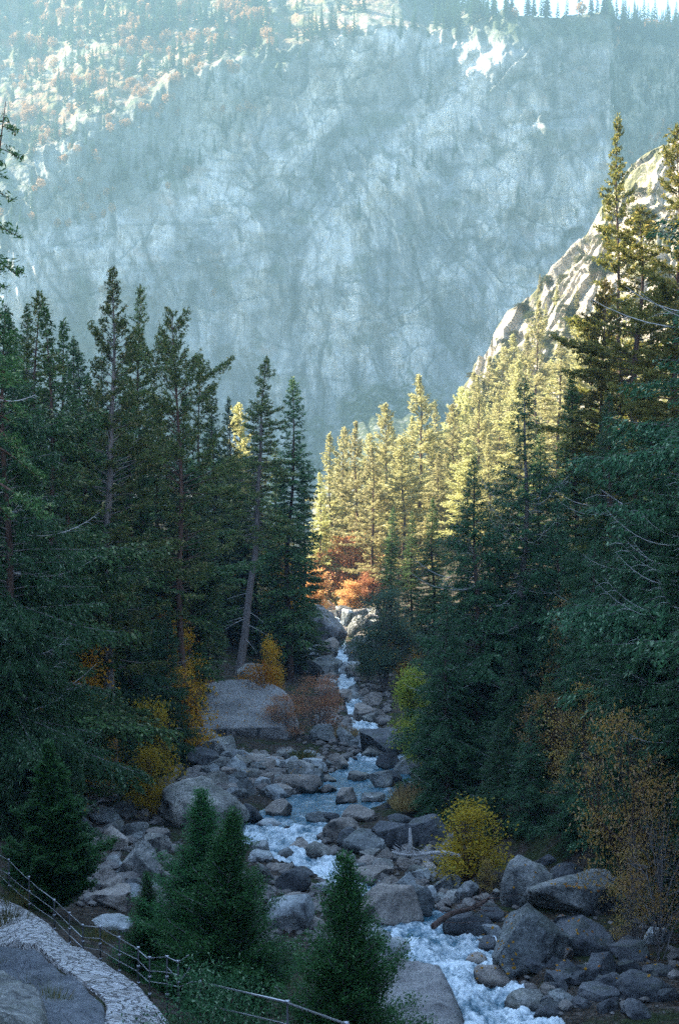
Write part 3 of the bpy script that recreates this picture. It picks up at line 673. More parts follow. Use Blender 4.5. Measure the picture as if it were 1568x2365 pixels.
TPL['pine2'] = build_tree('pine2', 34, 4.3, .28, 220, .40, 'open', seed=22, tuft=True, spacing=.26, cl=.30, cw=.09, per=.13, e_low=-.05, e_top=.9, curve=.05, gap=.25, lump=.9, wood='redbark', leaf='pine', irr=.4, tw=.34, dense=3.6, start=.4)
TPL['pine3'] = build_tree('pine3', 36, 3.8, .24, 230, .38, 'narrow', seed=23, tuft=True, spacing=.28, cl=.30, cw=.09, per=.14, e_low=-.25, e_top=.6, curve=.0, gap=.14, lump=.7, wood='bark', leaf='pine', irr=.3, dense=3.6)
TPL['pine4'] = build_tree('pine4', 36, 4.0, .42, 210, .52, 'cone', seed=24, tuft=True, spacing=.26, cl=.30, cw=.09, per=.14, e_low=-.25, e_top=.6, curve=.0, gap=.14, lump=.7, wood='greybark', leaf='pine', irr=.35, dense=3.6, dead=12, deadcurve=-.1)
TPL['fir4'] = build_tree('fir4', 30, 3.6, .18, 210, .32, 'narrow', seed=15, e_low=-.3, curve=-.12, spacing=.30, lump=1.1, gap=.25, dense=3.4, cl=.27, cw=.12, irr=.4, dead=14, deadcurve=-.1, leaf='pine')
TPL['fir5'] = build_tree('fir5', 27, 4.4, .04, 230, .33, 'broad', seed=16, e_low=-.2, e_top=.7, curve=-.1, spacing=.30, lump=.9, gap=.2, dense=3.4, cl=.27, cw=.12, irr=.35, hang=.2)
TPL['pine5'] = build_tree('pine5', 36, 4.6, .2, 220, .42, 'narrow', seed=25, tuft=True, spacing=.28, cl=.30, cw=.11, per=.14, e_low=-.15, e_top=.6, curve=.0, gap=.16, lump=.9, wood='bark', leaf='olive', irr=.4, dense=3.6)
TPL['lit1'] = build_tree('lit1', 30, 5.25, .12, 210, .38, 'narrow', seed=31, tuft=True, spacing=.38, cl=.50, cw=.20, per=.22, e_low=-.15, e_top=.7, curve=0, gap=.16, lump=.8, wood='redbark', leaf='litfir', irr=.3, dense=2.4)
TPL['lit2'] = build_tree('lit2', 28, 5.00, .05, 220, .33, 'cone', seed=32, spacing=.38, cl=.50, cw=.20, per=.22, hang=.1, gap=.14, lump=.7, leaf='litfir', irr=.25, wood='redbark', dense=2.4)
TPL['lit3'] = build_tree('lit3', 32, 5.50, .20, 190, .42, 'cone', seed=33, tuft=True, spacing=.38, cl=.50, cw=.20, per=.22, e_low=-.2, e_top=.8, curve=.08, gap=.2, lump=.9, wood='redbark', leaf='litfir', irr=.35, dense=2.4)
TPL['litopen'] = build_tree('litopen', 34, 4.8, .05, 250, .34, 'cone', seed=34, spacing=.28, cl=.28, cw=.12, per=.16, e_low=-.1, e_top=.55, curve=-.05, gap=.14, lump=.6, leaf='olive', irr=.3, start=.25, tuft=True, dense=5.0)
TPL['cedar1'] = build_tree('cedar1', 24, 5.6, .02, 280, .36, 'broad', seed=41, spacing=.32, cl=.17, cw=.065, per=.11, hang=.45, e_low=-.05, e_top=.6, curve=-.28, leaf='cedar', dead=20, lump=.5, gap=.1, tw=.36, dense=4.4)
TPL['cedar2'] = build_tree('cedar2', 26, 5.4, .06, 240, .38, 'cone', seed=42, spacing=.32, cl=.18, cw=.07, per=.11, hang=.35, e_low=-.1, e_top=.5, curve=-.2, leaf='cedar', dead=44, deadcurve=.5, lump=.6, gap=.16, wood='greybark', dense=4.2)
TPL['cedar3'] = build_tree('cedar3', 22, 5.0, .02, 280, .34, 'cone', seed=43, spacing=.30, cl=.16, cw=.06, per=.11, hang=.5, e_low=-.2, e_top=.4, curve=-.3, leaf='cedar', dead=14, lump=.5, gap=.1, dense=4.4)
yk = dict(dense=5.2, shape='cone2', spacing=.085, cl=.052, cw=.022, per=.042, hang=-.35, e_low=.35, e_top=1.0, curve=.10, leaf='young', lump=.5, gap=.08, start=.15, tw=.34, jit=.5, irr=.26, wood='greybark')
TPL['young1'] = build_tree('young1', 6, 1.45, .02, 330, .07, seed=51, **yk)
TPL['young2'] = build_tree('young2', 5, 1.25, .02, 300, .06, seed=52, **yk)
TPL['young3'] = build_tree('young3', 7.5, 1.7, .02, 330, .08, seed=53, **{**yk, 'spacing': .11, 'cl': .15, 'cw': .06, 'per': .06})
TPL['snag'] = build_tree('snag', 32, 1.5, .45, 40, .36, 'open', seed=61, dense=2.2, tuft=True, spacing=.16, cl=.22, cw=.06, per=.06, e_low=-.35, e_top=-.1, curve=-.45, gap=.0, lump=.8, leaf='fir', wood='redbark', dead=5, irr=.45, tip=False, tw=.35)
TPL['gold1'] = build_broad('gold1', 8, 2.4, 3, 71, 5500, .20, .15, 'gold', clus=.5)
TPL['gold2'] = build_broad('gold2', 6, 2.6, 4, 72, 5000, .18, .14, 'gold', clus=.5)
TPL['yellow'] = build_broad('yellow', 6, 2.6, 4, 82, 6000, .18, .14, 'yellow', clus=.5)
TPL['orange'] = build_broad('orange', 7, 2.8, 4, 73, 5500, .26, .2, 'orange', clus=.45)
TPL['lime'] = build_broad('lime', 7, 2.2, 3, 74, 7000, .18, .14, 'lime', clus=.38)
TPL['dim'] = build_broad('dim', 8, 3.2, 4, 79, 6500, .16, .11, 'dimgold', clus=.5, squash=.35, fill=.6)
TPL['oak'] = build_broad('oak', 12, 4.5, 4, 75, 24000, .20, .14, 'oak', clus=.5, rt=.14, levels=4, wood='greybark')
TPL['rust'] = build_broad('rust', 6, 4.0, 7, 76, 7500, .12, .09, 'rust', clus=.30, rt=.05, levels=4, wood='twig', spread=.4)
TPL['autumn'] = build_broad('autumn', 9, 3.0, 3, 77, 8000, .12, .08, 'dimgold', clus=.34, wood='twig', levels=4, squash=.3, fill=.45)
TPL['finebush'] = build_broad('finebush', 1.6, 1.2, 7, 83, 16000, .05, .022, 'cedar', clus=.16, rt=.015, levels=2, cb=0)
TPL['brush'] = build_broad('brush', 1.6, 1.5, 6, 78, 3500, .12, .06, 'brush', clus=.2, rt=.02, levels=2, cb=0)
def far_tree(seed, Hh=22, Rm=3.4, nb=46):
    rg = np.random.default_rng(seed); V = [[0, 0, 0]]; Fc = []; n0 = 1
    tk = MB(); tk.tube([(0, 0, -1), (0, 0, Hh * .95)], [.35, .05], 4); v0 = tk.v[0]; V = list(v0); Fc = [list(f) for f in tk.f]; nb0 = len(Fc)
    for i in range(nb):
        t = (i + rg.random()) / nb; z = Hh * (.12 + .88 * t); L = Rm * ((1 - t) ** .8) * rg.uniform(.6, 1.25) + .35
        a = i * 2.399 + rg.normal() * .3; d = np.array([math.cos(a), math.sin(a), 0]); s = np.array([-d[1], d[0], 0])
        w = L * .42
        p = np.array([0, 0, z]); k = len(V)
        V += [p + [0, 0, .5], p + d * L * .6 + s * w + [0, 0, -.3 * L * .5], p + d * L + [0, 0, -.45 * L + .3], p + d * L * .6 - s * w + [0, 0, -.3 * L * .5], p + d * L * .35 + [0, 0, -.9]]
        Fc += [[k, k + 1, k + 2], [k, k + 2, k + 3], [k + 4, k + 1, k + 3]]
    me = mesh_np('far_fir', np.array(V), Fc)
    me.materials.append(M['farfir']); me.materials.append(M['bark'])
    for i, p in enumerate(me.polygons): p.material_index = 1 if i < nb0 else 0
    return me
def far_round(seed, Hh=11, Rm=4):
    rg = np.random.default_rng(seed); tk = MB(); tk.tube([(0, 0, -1), (0, 0, Hh * .6)], [.3, .12], 4)
    V = list(tk.v[0]); Fc = [list(f) for f in tk.f]; nb0 = len(Fc)
    for i in range(150):
        d = rg.normal(size=3); d /= np.linalg.norm(d); r = rg.uniform(.5, 1) ** .5
        c = d * r * np.array([Rm, Rm, Hh * .42]) + [0, 0, Hh * .58]
        s = rg.normal(size=(3, 3)) * .85; k = len(V); V += [c + s[0], c + s[1], c + s[2]]; Fc.append([k, k + 1, k + 2])
    me = mesh_np('far_round', np.array(V), Fc); me.materials.append(M['faroak']); me.materials.append(M['bark'])
    for i, p in enumerate(me.polygons): p.material_index = 1 if i < nb0 else 0
    return me
FARF = [far_tree(s) for s in (1, 2, 3, 4, 5)]; FARR = [far_round(s) for s in (11, 12, 13)]
_tn = [0]
def place_tree(kind, x, y, z, h, label, group=None, name='fir_tree', cat='tree', rs=1.0, rot=None, tilt=0.0, shrub=False):
    t = TPL[kind]; s = h / t['H']; _tn[0] += 1
    e = empty(name, (x, y, z))
    e.rotation_euler = (0, tilt, 0)
    tag(e, label, cat, group)
    rot = (_tn[0] * 2.1 % 6.28) if rot is None else rot
    for pn, (me, mt) in t['parts'].items():
        o = bpy.data.objects.new({'limbs': 'branches', 'dead_limbs': 'dead_branches'}.get(pn, pn), me)
        if len(me.materials) == 0: me.materials.append(M[mt])
        o.rotation_euler = (0, 0, rot); o.scale = (s * rs, s * rs, s)
        COL.objects.link(o); o.parent = e
    return e

print('TIME part4', round(time.time() - _T0, 1))
# ------------------------------------------------------------------ trees of the canyon floor
def T(kind, u, v, d, label, rs=1.0, ub=None, name='fir_tree', group=None, rot=None, zb=None, onhill=False):
    xt, _, zt = P(u, v, d)
    xb = P(u if ub is None else ub, v, d)[0]
    zb = (float(H(xb, d)) if zb is None else zb) - .1
    h = zt - zb
    if kind[:3] in ('fir', 'pin') and d < 175 and kind != 'pine5': rs = rs * (.95 if u < 720 else 1.0)
    return place_tree(kind, xb, d, zb, h, label, group, name, rs=rs, rot=rot, tilt=math.atan2(xt - xb, h))
L_ = T
# left side, near to far
T('snag', 10, 235, 46, 'tall dead-topped pine at the left edge with bare reddish broken tip', 1.15, ub=-75, name='pine_tree', rot=2.2)
T('cedar1', 22, 700, 60, 'tall dark fir rising at the left edge beside the broken-topped pine', .85, ub=-20)
T('fir4', 78, 672, 84, 'leftmost of the tall crowded firs left of the big bare-trunked pine', 1.05)
T('fir5', 112, 700, 78, 'bushy brownish-green fir second in the crowded clump on the left', .95)
T('fir5', 152, 735, 90, 'shorter bushy fir closing the right side of the crowded left clump', .9)
T('pine1', 258, 612, 92, 'tallest pine on the left with a long bare trunk standing by the rocks', .95, ub=240, name='pine_tree', rot=.6)
T('pine3', 322, 655, 112, 'thin-topped pine just behind the tallest left pine', .7, name='pine_tree')
T('pine2', 402, 716, 108, 'flat-topped pine with reddish trunk and open sparse crown', .85, ub=424, name='pine_tree', rot=1.4)
T('fir4', 458, 820, 124, 'slender spired fir just right of the flat-topped pine', .85)
T('fir1', 494, 880, 166, 'dense fir between the slender spired fir and the leaning pine', 1.0)
T('fir3', 528, 915, 172, 'broad fir with bare lower trunk left of the leaning pine', .85)
T('lit1', 556, 930, 190, 'pale hazy pine top showing behind the leaning pine', .8, name='pine_tree')
T('pine4', 620, 820, 150, 'leaning pine with long bare trunk and dense pointed crown', 1.0, ub=556, name='pine_tree', rot=.3)
T('fir2', 677, 868, 160, 'layered fir right of the leaning pine, edging the gap in the forest', 1.0, ub=664)
T('fir1', 700, 1080, 168, 'lower fir filling the base of the layered fir beside the gap', .95)
T('fir5', 590, 1050, 172, 'shaded fir behind the trunk of the leaning pine', 1.0)
T('fir1', 200, 860, 104, 'dark fir between the crowded left clump and the tallest left pine', 1.0)
T('fir2', 300, 900, 106, 'dark fir filling in behind the trunk of the tallest left pine', 1.15)
T('fir4', 360, 860, 122, 'fir between the thin-topped pine and the flat-topped pine', 1.1)
T('cedar3', 55, 1215, 64, 'broad dark cedar with drooping layers low on the left edge', 1.0, name='cedar_tree')
T('cedar1', 110, 1080, 98, 'dark drooping cedar in the shade under the crowded left clump', .9, name='cedar_tree')
T('fir1', 10, 950, 74, 'dark fir on the left edge under the broken-topped pine', 1.1)
T('cedar3', 300, 1240, 98, 'drooping cedar right behind the trunk of the tallest left pine', .9, name='cedar_tree')
T('cedar1', 385, 1400, 100, 'dark cedar between the two golden trees on the left bank', .75, name='cedar_tree')
T('cedar3', 340, 1560, 84, 'low dark cedar above the yellow tree by the left rocks', .8, name='cedar_tree')
T('fir1', 476, 1150, 140, 'dense dark-green fir with even cone standing above the pale slab', .95)
T('fir2', 425, 1120, 126, 'fir with grey dead twigs beside the reddish trunk', .9)
T('fir3', 500, 1300, 160, 'low dense fir left of the leaning pine trunk', 1.0)
T('fir1', 630, 1290, 162, 'young fir right of the leaning trunk above the yellow shrubs', 1.0)
T('fir3', 660, 1330, 170, 'small fir low beside the mossy boulder', .9)
T('cedar1', 190, 1350, 100, 'shaded cedar left of the tallest pine trunk', .75, name='cedar_tree')
T('cedar3', 300, 1640, 82, 'bushy low cedar at the foot of the tallest pine, right side', .8, name='cedar_tree')
T('cedar3', 20, 1500, 60, 'dark cedar low at the left edge behind the young cedar', .9, name='cedar_tree')
T('fir5', 28, 722, 76, 'full green fir rising just behind the broken-topped pine', .95)
T('fir1', 58, 700, 97, 'fir crown peeping between the two leftmost firs', .9)
T('fir2', 178, 775, 108, 'rounded green fir at the right foot of the crowded left clump', 1.0)
T('fir5', 232, 905, 112, 'bushy fir left behind the long bare trunk', 1.0)
T('fir5', 428, 905, 118, 'bushy fir wrapping the reddish trunk', 1.0)
# second row behind the left
for i, (u, v, d) in enumerate([(-30,800,120),(40,760,130),(180,800,140),(230,820,150),(280,850,150),(350,900,160),(420,930,170),(480,960,185),(560,1000,195),(640,1020,205),(120,860,150),(520,1010,190)]):
    T(['fir1', 'fir4', 'fir2', 'fir5', 'fir3'][i % 5], u, v, d, 'dark fir of the packed row behind the named left trees', 1.1, group='firs packed behind the left trees')
# young cedars in the foreground
T('young1', 436, 1818, 37, 'taller of the twin young cedars in front of the pale dome boulder', 1.3, name='young_cedar')
T('young2', 524, 1876, 35, 'shorter right-hand one of the twin young cedars', 1.2, name='young_cedar')
T('young1', 352, 2010, 38, 'low young cedar spreading at the left foot of the twin cedars', 1.2, name='young_cedar')
T('young2', 762, 1970, 28, 'single symmetrical young cedar in front of the river', 1.12, name='young_cedar', rot=1.0)
T('young3', 108, 1712, 47, 'young cedar on the left above the paved path', 1.15, name='young_cedar')
T('finebush', 492, 2245, 27, 'rounded grey-green bush behind the bright handrail', .9, name='bush')
# unseen trees added around the viewpoint to block skylight
for i, (x, y, h) in enumerate([(16,38,30),(20,50,32),(24,30,28),(15,26,24),(-22,30,26),(-24,42,28),(-20,18,24),(18,62,30),(26,70,32),(-30,60,32),(12,14,22),(-14,6,22)]):
    place_tree(['fir1', 'cedar1', 'fir3'][i % 3], x, y, float(H(x, y)) - .1, h, 'unseen fir added beside the viewpoint to block skylight', 'unseen firs added to block skylight', 'fir_tree', rs=1.1)
# sunlit middle distance
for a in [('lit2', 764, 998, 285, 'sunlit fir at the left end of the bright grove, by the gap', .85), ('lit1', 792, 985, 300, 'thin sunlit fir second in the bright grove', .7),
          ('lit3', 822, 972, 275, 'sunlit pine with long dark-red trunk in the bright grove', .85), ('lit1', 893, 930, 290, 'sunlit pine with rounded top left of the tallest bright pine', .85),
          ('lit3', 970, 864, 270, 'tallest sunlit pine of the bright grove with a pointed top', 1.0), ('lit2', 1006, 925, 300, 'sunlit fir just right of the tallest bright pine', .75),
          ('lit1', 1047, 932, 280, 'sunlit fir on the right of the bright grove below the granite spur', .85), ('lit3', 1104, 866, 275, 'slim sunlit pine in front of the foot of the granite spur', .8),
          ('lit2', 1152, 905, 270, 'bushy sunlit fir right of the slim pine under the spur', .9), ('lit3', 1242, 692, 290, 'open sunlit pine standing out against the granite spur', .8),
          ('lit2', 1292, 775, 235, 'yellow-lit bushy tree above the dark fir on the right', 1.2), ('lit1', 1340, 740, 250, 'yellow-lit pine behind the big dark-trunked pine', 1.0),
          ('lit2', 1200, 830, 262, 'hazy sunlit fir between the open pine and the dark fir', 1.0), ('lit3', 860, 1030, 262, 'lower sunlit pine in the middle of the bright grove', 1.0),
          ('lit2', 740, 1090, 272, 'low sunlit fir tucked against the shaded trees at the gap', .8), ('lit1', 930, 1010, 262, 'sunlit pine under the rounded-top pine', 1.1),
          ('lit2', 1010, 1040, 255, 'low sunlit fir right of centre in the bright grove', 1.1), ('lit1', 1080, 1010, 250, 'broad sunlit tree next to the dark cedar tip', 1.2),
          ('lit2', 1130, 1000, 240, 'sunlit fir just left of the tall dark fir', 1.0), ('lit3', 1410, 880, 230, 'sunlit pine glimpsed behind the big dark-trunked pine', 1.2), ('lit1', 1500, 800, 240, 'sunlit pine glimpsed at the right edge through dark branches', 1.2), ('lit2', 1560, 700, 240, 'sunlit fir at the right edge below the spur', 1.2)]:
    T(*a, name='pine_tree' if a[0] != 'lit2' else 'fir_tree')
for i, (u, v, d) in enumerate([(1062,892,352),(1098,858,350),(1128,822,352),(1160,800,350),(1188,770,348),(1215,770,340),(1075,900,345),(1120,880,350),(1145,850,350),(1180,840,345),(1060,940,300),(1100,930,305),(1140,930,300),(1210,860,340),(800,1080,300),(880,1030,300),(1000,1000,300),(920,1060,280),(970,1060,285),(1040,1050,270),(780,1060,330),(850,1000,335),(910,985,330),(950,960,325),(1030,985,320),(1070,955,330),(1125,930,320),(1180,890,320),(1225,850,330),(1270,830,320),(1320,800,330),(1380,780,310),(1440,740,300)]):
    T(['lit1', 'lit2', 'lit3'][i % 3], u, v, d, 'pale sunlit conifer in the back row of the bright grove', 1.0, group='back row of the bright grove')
# right side, shaded
T('fir2', 905, 1170, 200, 'shaded slim fir in front of the bright grove', .9)
T('fir1', 950, 1180, 180, 'shaded fir between the bright grove and the grey-green oak', 1.0)
T('fir3', 1000, 1150, 160, 'shaded bushy fir behind the drooping cedar', 1.0)
T('cedar1', 1098, 1052, 84, 'large drooping cedar with leaning tip overhanging the right bank', .86, name='cedar_tree')
T('cedar3', 1030, 1370, 80, 'lower skirt-like cedar left of the large drooping cedar', .95, name='cedar_tree')
T('cedar2', 1206, 872, 86, 'tall dark fir with grey trunk and long upcurved dead branches', .95, name='fir_tree', rot=0.4)
T('litopen', 1432, 262, 125, 'tallest fir on the right with golden sunlit top', .72, name='fir_tree')
T('pine5', 1472, 470, 104, 'big pine with dark straight trunk against the sunlit slope', 1.25, name='pine_tree', rot=2.0)
T('pine5', 1395, 640, 112, 'broad dark pine left of the big dark-trunked pine', .9, name='pine_tree')
T('pine5', 1562, 285, 92, 'dark fir at the right edge with sunlit tip', .8, name='fir_tree')
T('litopen', 1590, 540, 84, 'dark fir on the right edge below the sunlit-tipped one', 1.15)
T('fir1', 1325, 860, 108, 'dark fir between the grey-trunked fir and the big pine', 1.1)
T('cedar1', 1410, 905, 78, 'rounded dark green cedar below the big pine trunk', .82, name='cedar_tree')
T('cedar3', 1500, 960, 66, 'dark cedar with silvery dead twigs on the right', 1.0, name='cedar_tree')
T('cedar2', 1585, 900, 58, 'darkest cedar on the right edge with swooping branches', 1.0, name='cedar_tree')
T('cedar1', 1290, 1150, 84, 'dark cedar right of the long grey trunk', .85, name='cedar_tree')
T('cedar3', 1370, 1240, 72, 'shadowed cedar in the middle of the dark right slope', 1.0, name='cedar_tree')
T('cedar3', 1180, 1480, 76, 'low dark cedar under the grey-trunked fir', 1.0, name='cedar_tree')
T('cedar1', 1480, 1330, 60, 'low dark cedar above the pale golden branches', .95, name='cedar_tree')
T('cedar3', 1575, 1400, 54, 'low cedar in deep shade at the right edge', 1.0, name='cedar_tree')
T('fir3', 1260, 1560, 72, 'small dark fir in deep shade behind the yellow shrub', 1.1)
for i, (u, v, d) in enumerate([(1250,980,140),(1310,960,150),(1375,930,150),(1440,900,150),(1500,880,140),(1560,900,130),(1150,1150,140),(1080,1200,150),(1620,800,110),(1210,1100,150)]):
    T(['fir1', 'fir4', 'fir2', 'fir5', 'fir3'][i % 5], u, v, d, 'dark fir of the packed row behind the right cedars', 1.15, group='firs packed behind the right cedars')
T('cedar3', 1225, 1650, 68, 'low cedar in deep shade just right of the bright yellow shrub', 1.2, name='cedar_tree')
T('cedar1', 1330, 1700, 64, 'low cedar in deep shade above the tall rounded boulder', 1.2, name='cedar_tree')
T('cedar3', 1430, 1740, 60, 'low cedar in deep shade behind the pale golden branches', 1.2, name='cedar_tree')
T('cedar1', 1540, 1640, 56, 'low cedar behind the golden-brown tree at the right edge', 1.2, name='cedar_tree')
T('cedar3', 1150, 1660, 70, 'low cedar directly behind the bright yellow shrub', 1.1, name='cedar_tree')
# broadleaf trees and shrubs
for a in [('oak', 888, 1348, 150, 'grey-green oak with several thin grey trunks beside the upper river', .9, None, 'oak_tree'),
          ('oak', 850, 1480, 160, 'low grey-green leafy shrub tree at the foot of the oak', .8, None, 'oak_tree'),
          ('rust', 738, 1545, 116, 'half-bare russet shrub in front of the narrow river', .72, None, 'shrub'),
          ('orange', 805, 1340, 262, 'glowing orange bush at the end of the river', 1.0, None, 'shrub'),
          ('orange', 760, 1270, 272, 'sunlit orange tree left of the glowing bush', 1.1, None, 'maple_tree'),
          ('orange', 820, 1230, 275, 'tallest orange tree at the foot of the bright grove', 1.0, None, 'maple_tree'),
          ('orange', 720, 1310, 250, 'pink-orange bush under the shaded fir at the gap', 1.0, None, 'shrub'),
          ('orange', 860, 1310, 262, 'orange bush right of the dark-red trunk', 1.0, None, 'shrub'),
          ('gold1', 420, 1425, 114, 'tall orange-gold tree on the left bank above the pale slab', .75, None, 'maple_tree'),
          ('gold2', 418, 1530, 104, 'bright golden shrub hanging over the pale slab', .9, None, 'shrub'),
          ('yellow', 352, 1610, 84, 'bright yellow tree beside the left rocks', .62, 345, 'maple_tree'),
          ('yellow', 340, 1720, 80, 'low yellow shrub at the edge of the left rocks', .75, None, 'shrub'),
          ('gold1', 175, 1440, 88, 'golden tree left of the tallest pine trunk', .7, None, 'maple_tree'),
          ('gold2', 150, 1560, 90, 'patch of gold leaves low between the dark left cedars', .8, None, 'shrub'),
          ('gold1', 232, 1470, 96, 'thin golden sapling just behind the tallest pine trunk', .6, None, 'maple_tree'),
          ('gold2', 62, 1640, 72, 'rusty gold shrub above the left young cedar', .8, None, 'shrub'),
          ('gold1', 395, 1370, 118, 'slim golden sapling beside the reddish trunk', .5, None, 'maple_tree'),
          ('gold1', 655, 1230, 180, 'faint orange sapling inside the fir edge by the gap', .5, None, 'maple_tree'),
          ('gold2', 205, 1590, 84, 'dim gold shrub touching the tallest pine trunk', .8, None, 'shrub'),
          ('gold1', 20, 1180, 84, 'orange tree glimpsed at the left edge between dark cedars', .5, None, 'maple_tree'),
          ('gold1', 120, 1290, 92, 'small orange tree in the dark left forest', .45, None, 'maple_tree'),
          ('gold2', 20, 1590, 66, 'dull yellow shrub at the left edge', .8, None, 'shrub'),
          ('gold1', 628, 1462, 132, 'slim yellow tree right of the leaning trunk', .5, None, 'maple_tree'),
          ('gold2', 605, 1530, 122, 'yellow shrub behind the pale slab', 1.0, None, 'shrub'),
          ('gold2', 570, 1560, 124, 'small yellow shrub at the base of the leaning trunk', .9, None, 'shrub'),
          ('rust', 660, 1590, 116, 'low russet shrub between the pale slab and the half-bare shrub', .8, None, 'shrub'),
          ('rust', 480, 1545, 128, 'bare reddish twiggy shrub on top of the pale slab edge', .6, None, 'shrub'),
          ('lime', 962, 1535, 102, 'bright yellow-green tree on the right bank', .75, None, 'maple_tree'),
          ('lime', 975, 1640, 96, 'low yellow-green shrub over the dark boulder', .8, 985, 'shrub'),
          ('gold2', 925, 1425, 158, 'orange patch of leaves beside the oak', .7, None, 'shrub'),
          ('yellow', 1085, 1850, 62, 'bright yellow shrub hanging at the foot of the drooping cedar', 1.1, None, 'shrub'),
          ('dim', 1120, 1975, 60, 'dull yellow shrub trailing towards the log', .7, None, 'shrub'),
          ('lime', 1055, 1925, 64, 'small green-yellow shrub left of the bright yellow one', .5, None, 'shrub'),
          ('dim', 1440, 1600, 54, 'pale golden branchy tree on the dark right bank', .62, 1470, 'maple_tree'),
          ('autumn', 1530, 1760, 48, 'golden-brown tree spreading to the right edge', .8, None, 'maple_tree'),
          ('autumn', 1450, 1930, 50, 'low golden tree above the leaf-strewn boulder', .8, 1470, 'maple_tree'),
          ('dim', 1275, 1585, 72, 'dim golden shrub deep in the right-hand shade', 1.0, None, 'shrub'),
          ('dim', 1300, 1350, 80, 'dim orange tree deep in the dark cedars', .5, None, 'maple_tree'),
          ('dim', 1360, 1560, 66, 'dim yellow branch-like shrub in the dark right slope', .8, None, 'shrub')]:
    k, u, v, d, lab, rs, ub, nm = a
    T(k, u, v, d, lab, rs, ub=ub, name=nm)
# trees and brush on the sunlit spur
rg = np.random.default_rng(5)
for (u, v, h) in [(1178,900,12),(1248,660,7),(1215,800,10),(1150,960,12),(1330,700,9),(1285,690,8),(1370,640,8),(1300,640,5),(1420,560,8),(1390,600,7),(1345,600,6),(1230,730,6),(1540,360,9),(1500,440,7),(1560,480,9),(1190,770,5),(1100,940,9),(1260,740,9)]:
    p = hill_at(u, v + 10)
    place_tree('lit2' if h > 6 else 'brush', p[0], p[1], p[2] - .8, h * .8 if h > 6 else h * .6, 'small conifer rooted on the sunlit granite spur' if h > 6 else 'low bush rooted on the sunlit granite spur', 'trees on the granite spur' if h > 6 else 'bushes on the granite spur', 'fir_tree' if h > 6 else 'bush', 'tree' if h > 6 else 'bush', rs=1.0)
for i in range(70):
    u = rg.uniform(1060, 1568); v = ip(u, [(1060,900),(1165,730),(1310,590),(1568,350)]) + rg.uniform(15, 260)
    p = hill_at(u, v)
    place_tree('brush', p[0], p[1], p[2] - .4, rg.uniform(1.3, 3.2), 'low bush rooted on the sunlit granite spur', 'bushes on the granite spur', 'bush', 'bush', rs=1.3)
# ------------------------------------------------------------------ trees on the far mountain
rg = np.random.default_rng(9)
cand = []
NC = 30000
cx = rg.uniform(-330, 360, NC); zf = rg.random(NC) ** .8
z0c, y0c, z1c, y1c, z2c, _ = prof(cx)
cz = z0c - 160 + (z2c - z0c + 160) * zf
cy = ym(cx, cz) ; uu = 784 + F * cx / cy
nn = fbm(cx / 45, cz / 30, 40, 4); n2 = fbm(cx / 60, cz / 14 + cx / 80, 50, 4)
dark = (cz > z0c) & (cz < z1c + 12); upz = cz >= z1c
dens = np.zeros(NC)
dens = np.where(dark, .30 + .55 * nn, dens)
dens = np.where(upz & (uu < 620), .42 + .7 * nn, dens)
dens = np.where(upz & (uu >= 620) & (uu < 1000), -.02 + .6 * nn, dens)
dens = np.where(upz & (uu >= 1000), .42 + .5 * nn, dens)
dens = np.where((cz > z2c - 14), .45 + (uu > 700) * .25, dens)
dens = np.where(~upz & ~dark, .16 * np.clip(nn - .1, 0, 1), dens)
dens = np.where((uu > 1400) & (cz > 60), .38 + .5 * nn, dens)
dens = np.where((np.abs(uu - 905) < 125) & (cz < 48 - (np.abs(uu - 905) / 125) ** 2 * 40), .55, dens)
ok = rg.random(NC) < dens * .42
cand = [(a, b, c, d, e, f_) for a, b, c, d, e, f_ in zip(cx[ok], cy[ok], cz[ok], uu[ok], upz[ok], n2[ok])]
rg.shuffle(cand)
big = []; rest = []
for a, b, c, u, up, m2 in cand:
    v = 1000 - F * c / b
    autumn = (m2 > .12 and u < 640) or (m2 > .45)
    h = rg.uniform(12, 23) * (1.1 if v < 130 else .85) * (.45 if autumn else 1)
    (big if (v < 1050 and -10 < u < 1578) else rest).append((a, b, c, u, v, h, autumn))
big.sort(key=lambda q: -q[5] / q[1] * (1.6 if q[6] else 1.0))
ind = big[:190]; rest += big[190:]
for a, b, c, u, v, h, au in ind:
    mesh = random.choice(FARR if au else FARF)
    o = bpy.data.objects.new('autumn_tree' if au else 'fir_tree', mesh); COL.objects.link(o)
    o.location = (a, b, c - 1.0); s = h / (11 if au else 22); o.scale = (s * rg.uniform(.8, 1.15),) * 2 + (s,); o.rotation_euler = (0, 0, rg.uniform(0, 6.28))
    where = 'on the upper left slope of the far mountain' if (u < 640 and v < 560) else 'along the top of the far mountain' if v < 130 else 'on the upper right slope of the far mountain' if u > 1250 else 'on a ledge of the far cliff'
    lab = ('small orange autumn tree ' if au else 'small distant fir ') + where
    tag(o, lab, 'tree', ('autumn trees ' if au else 'firs ') + where)
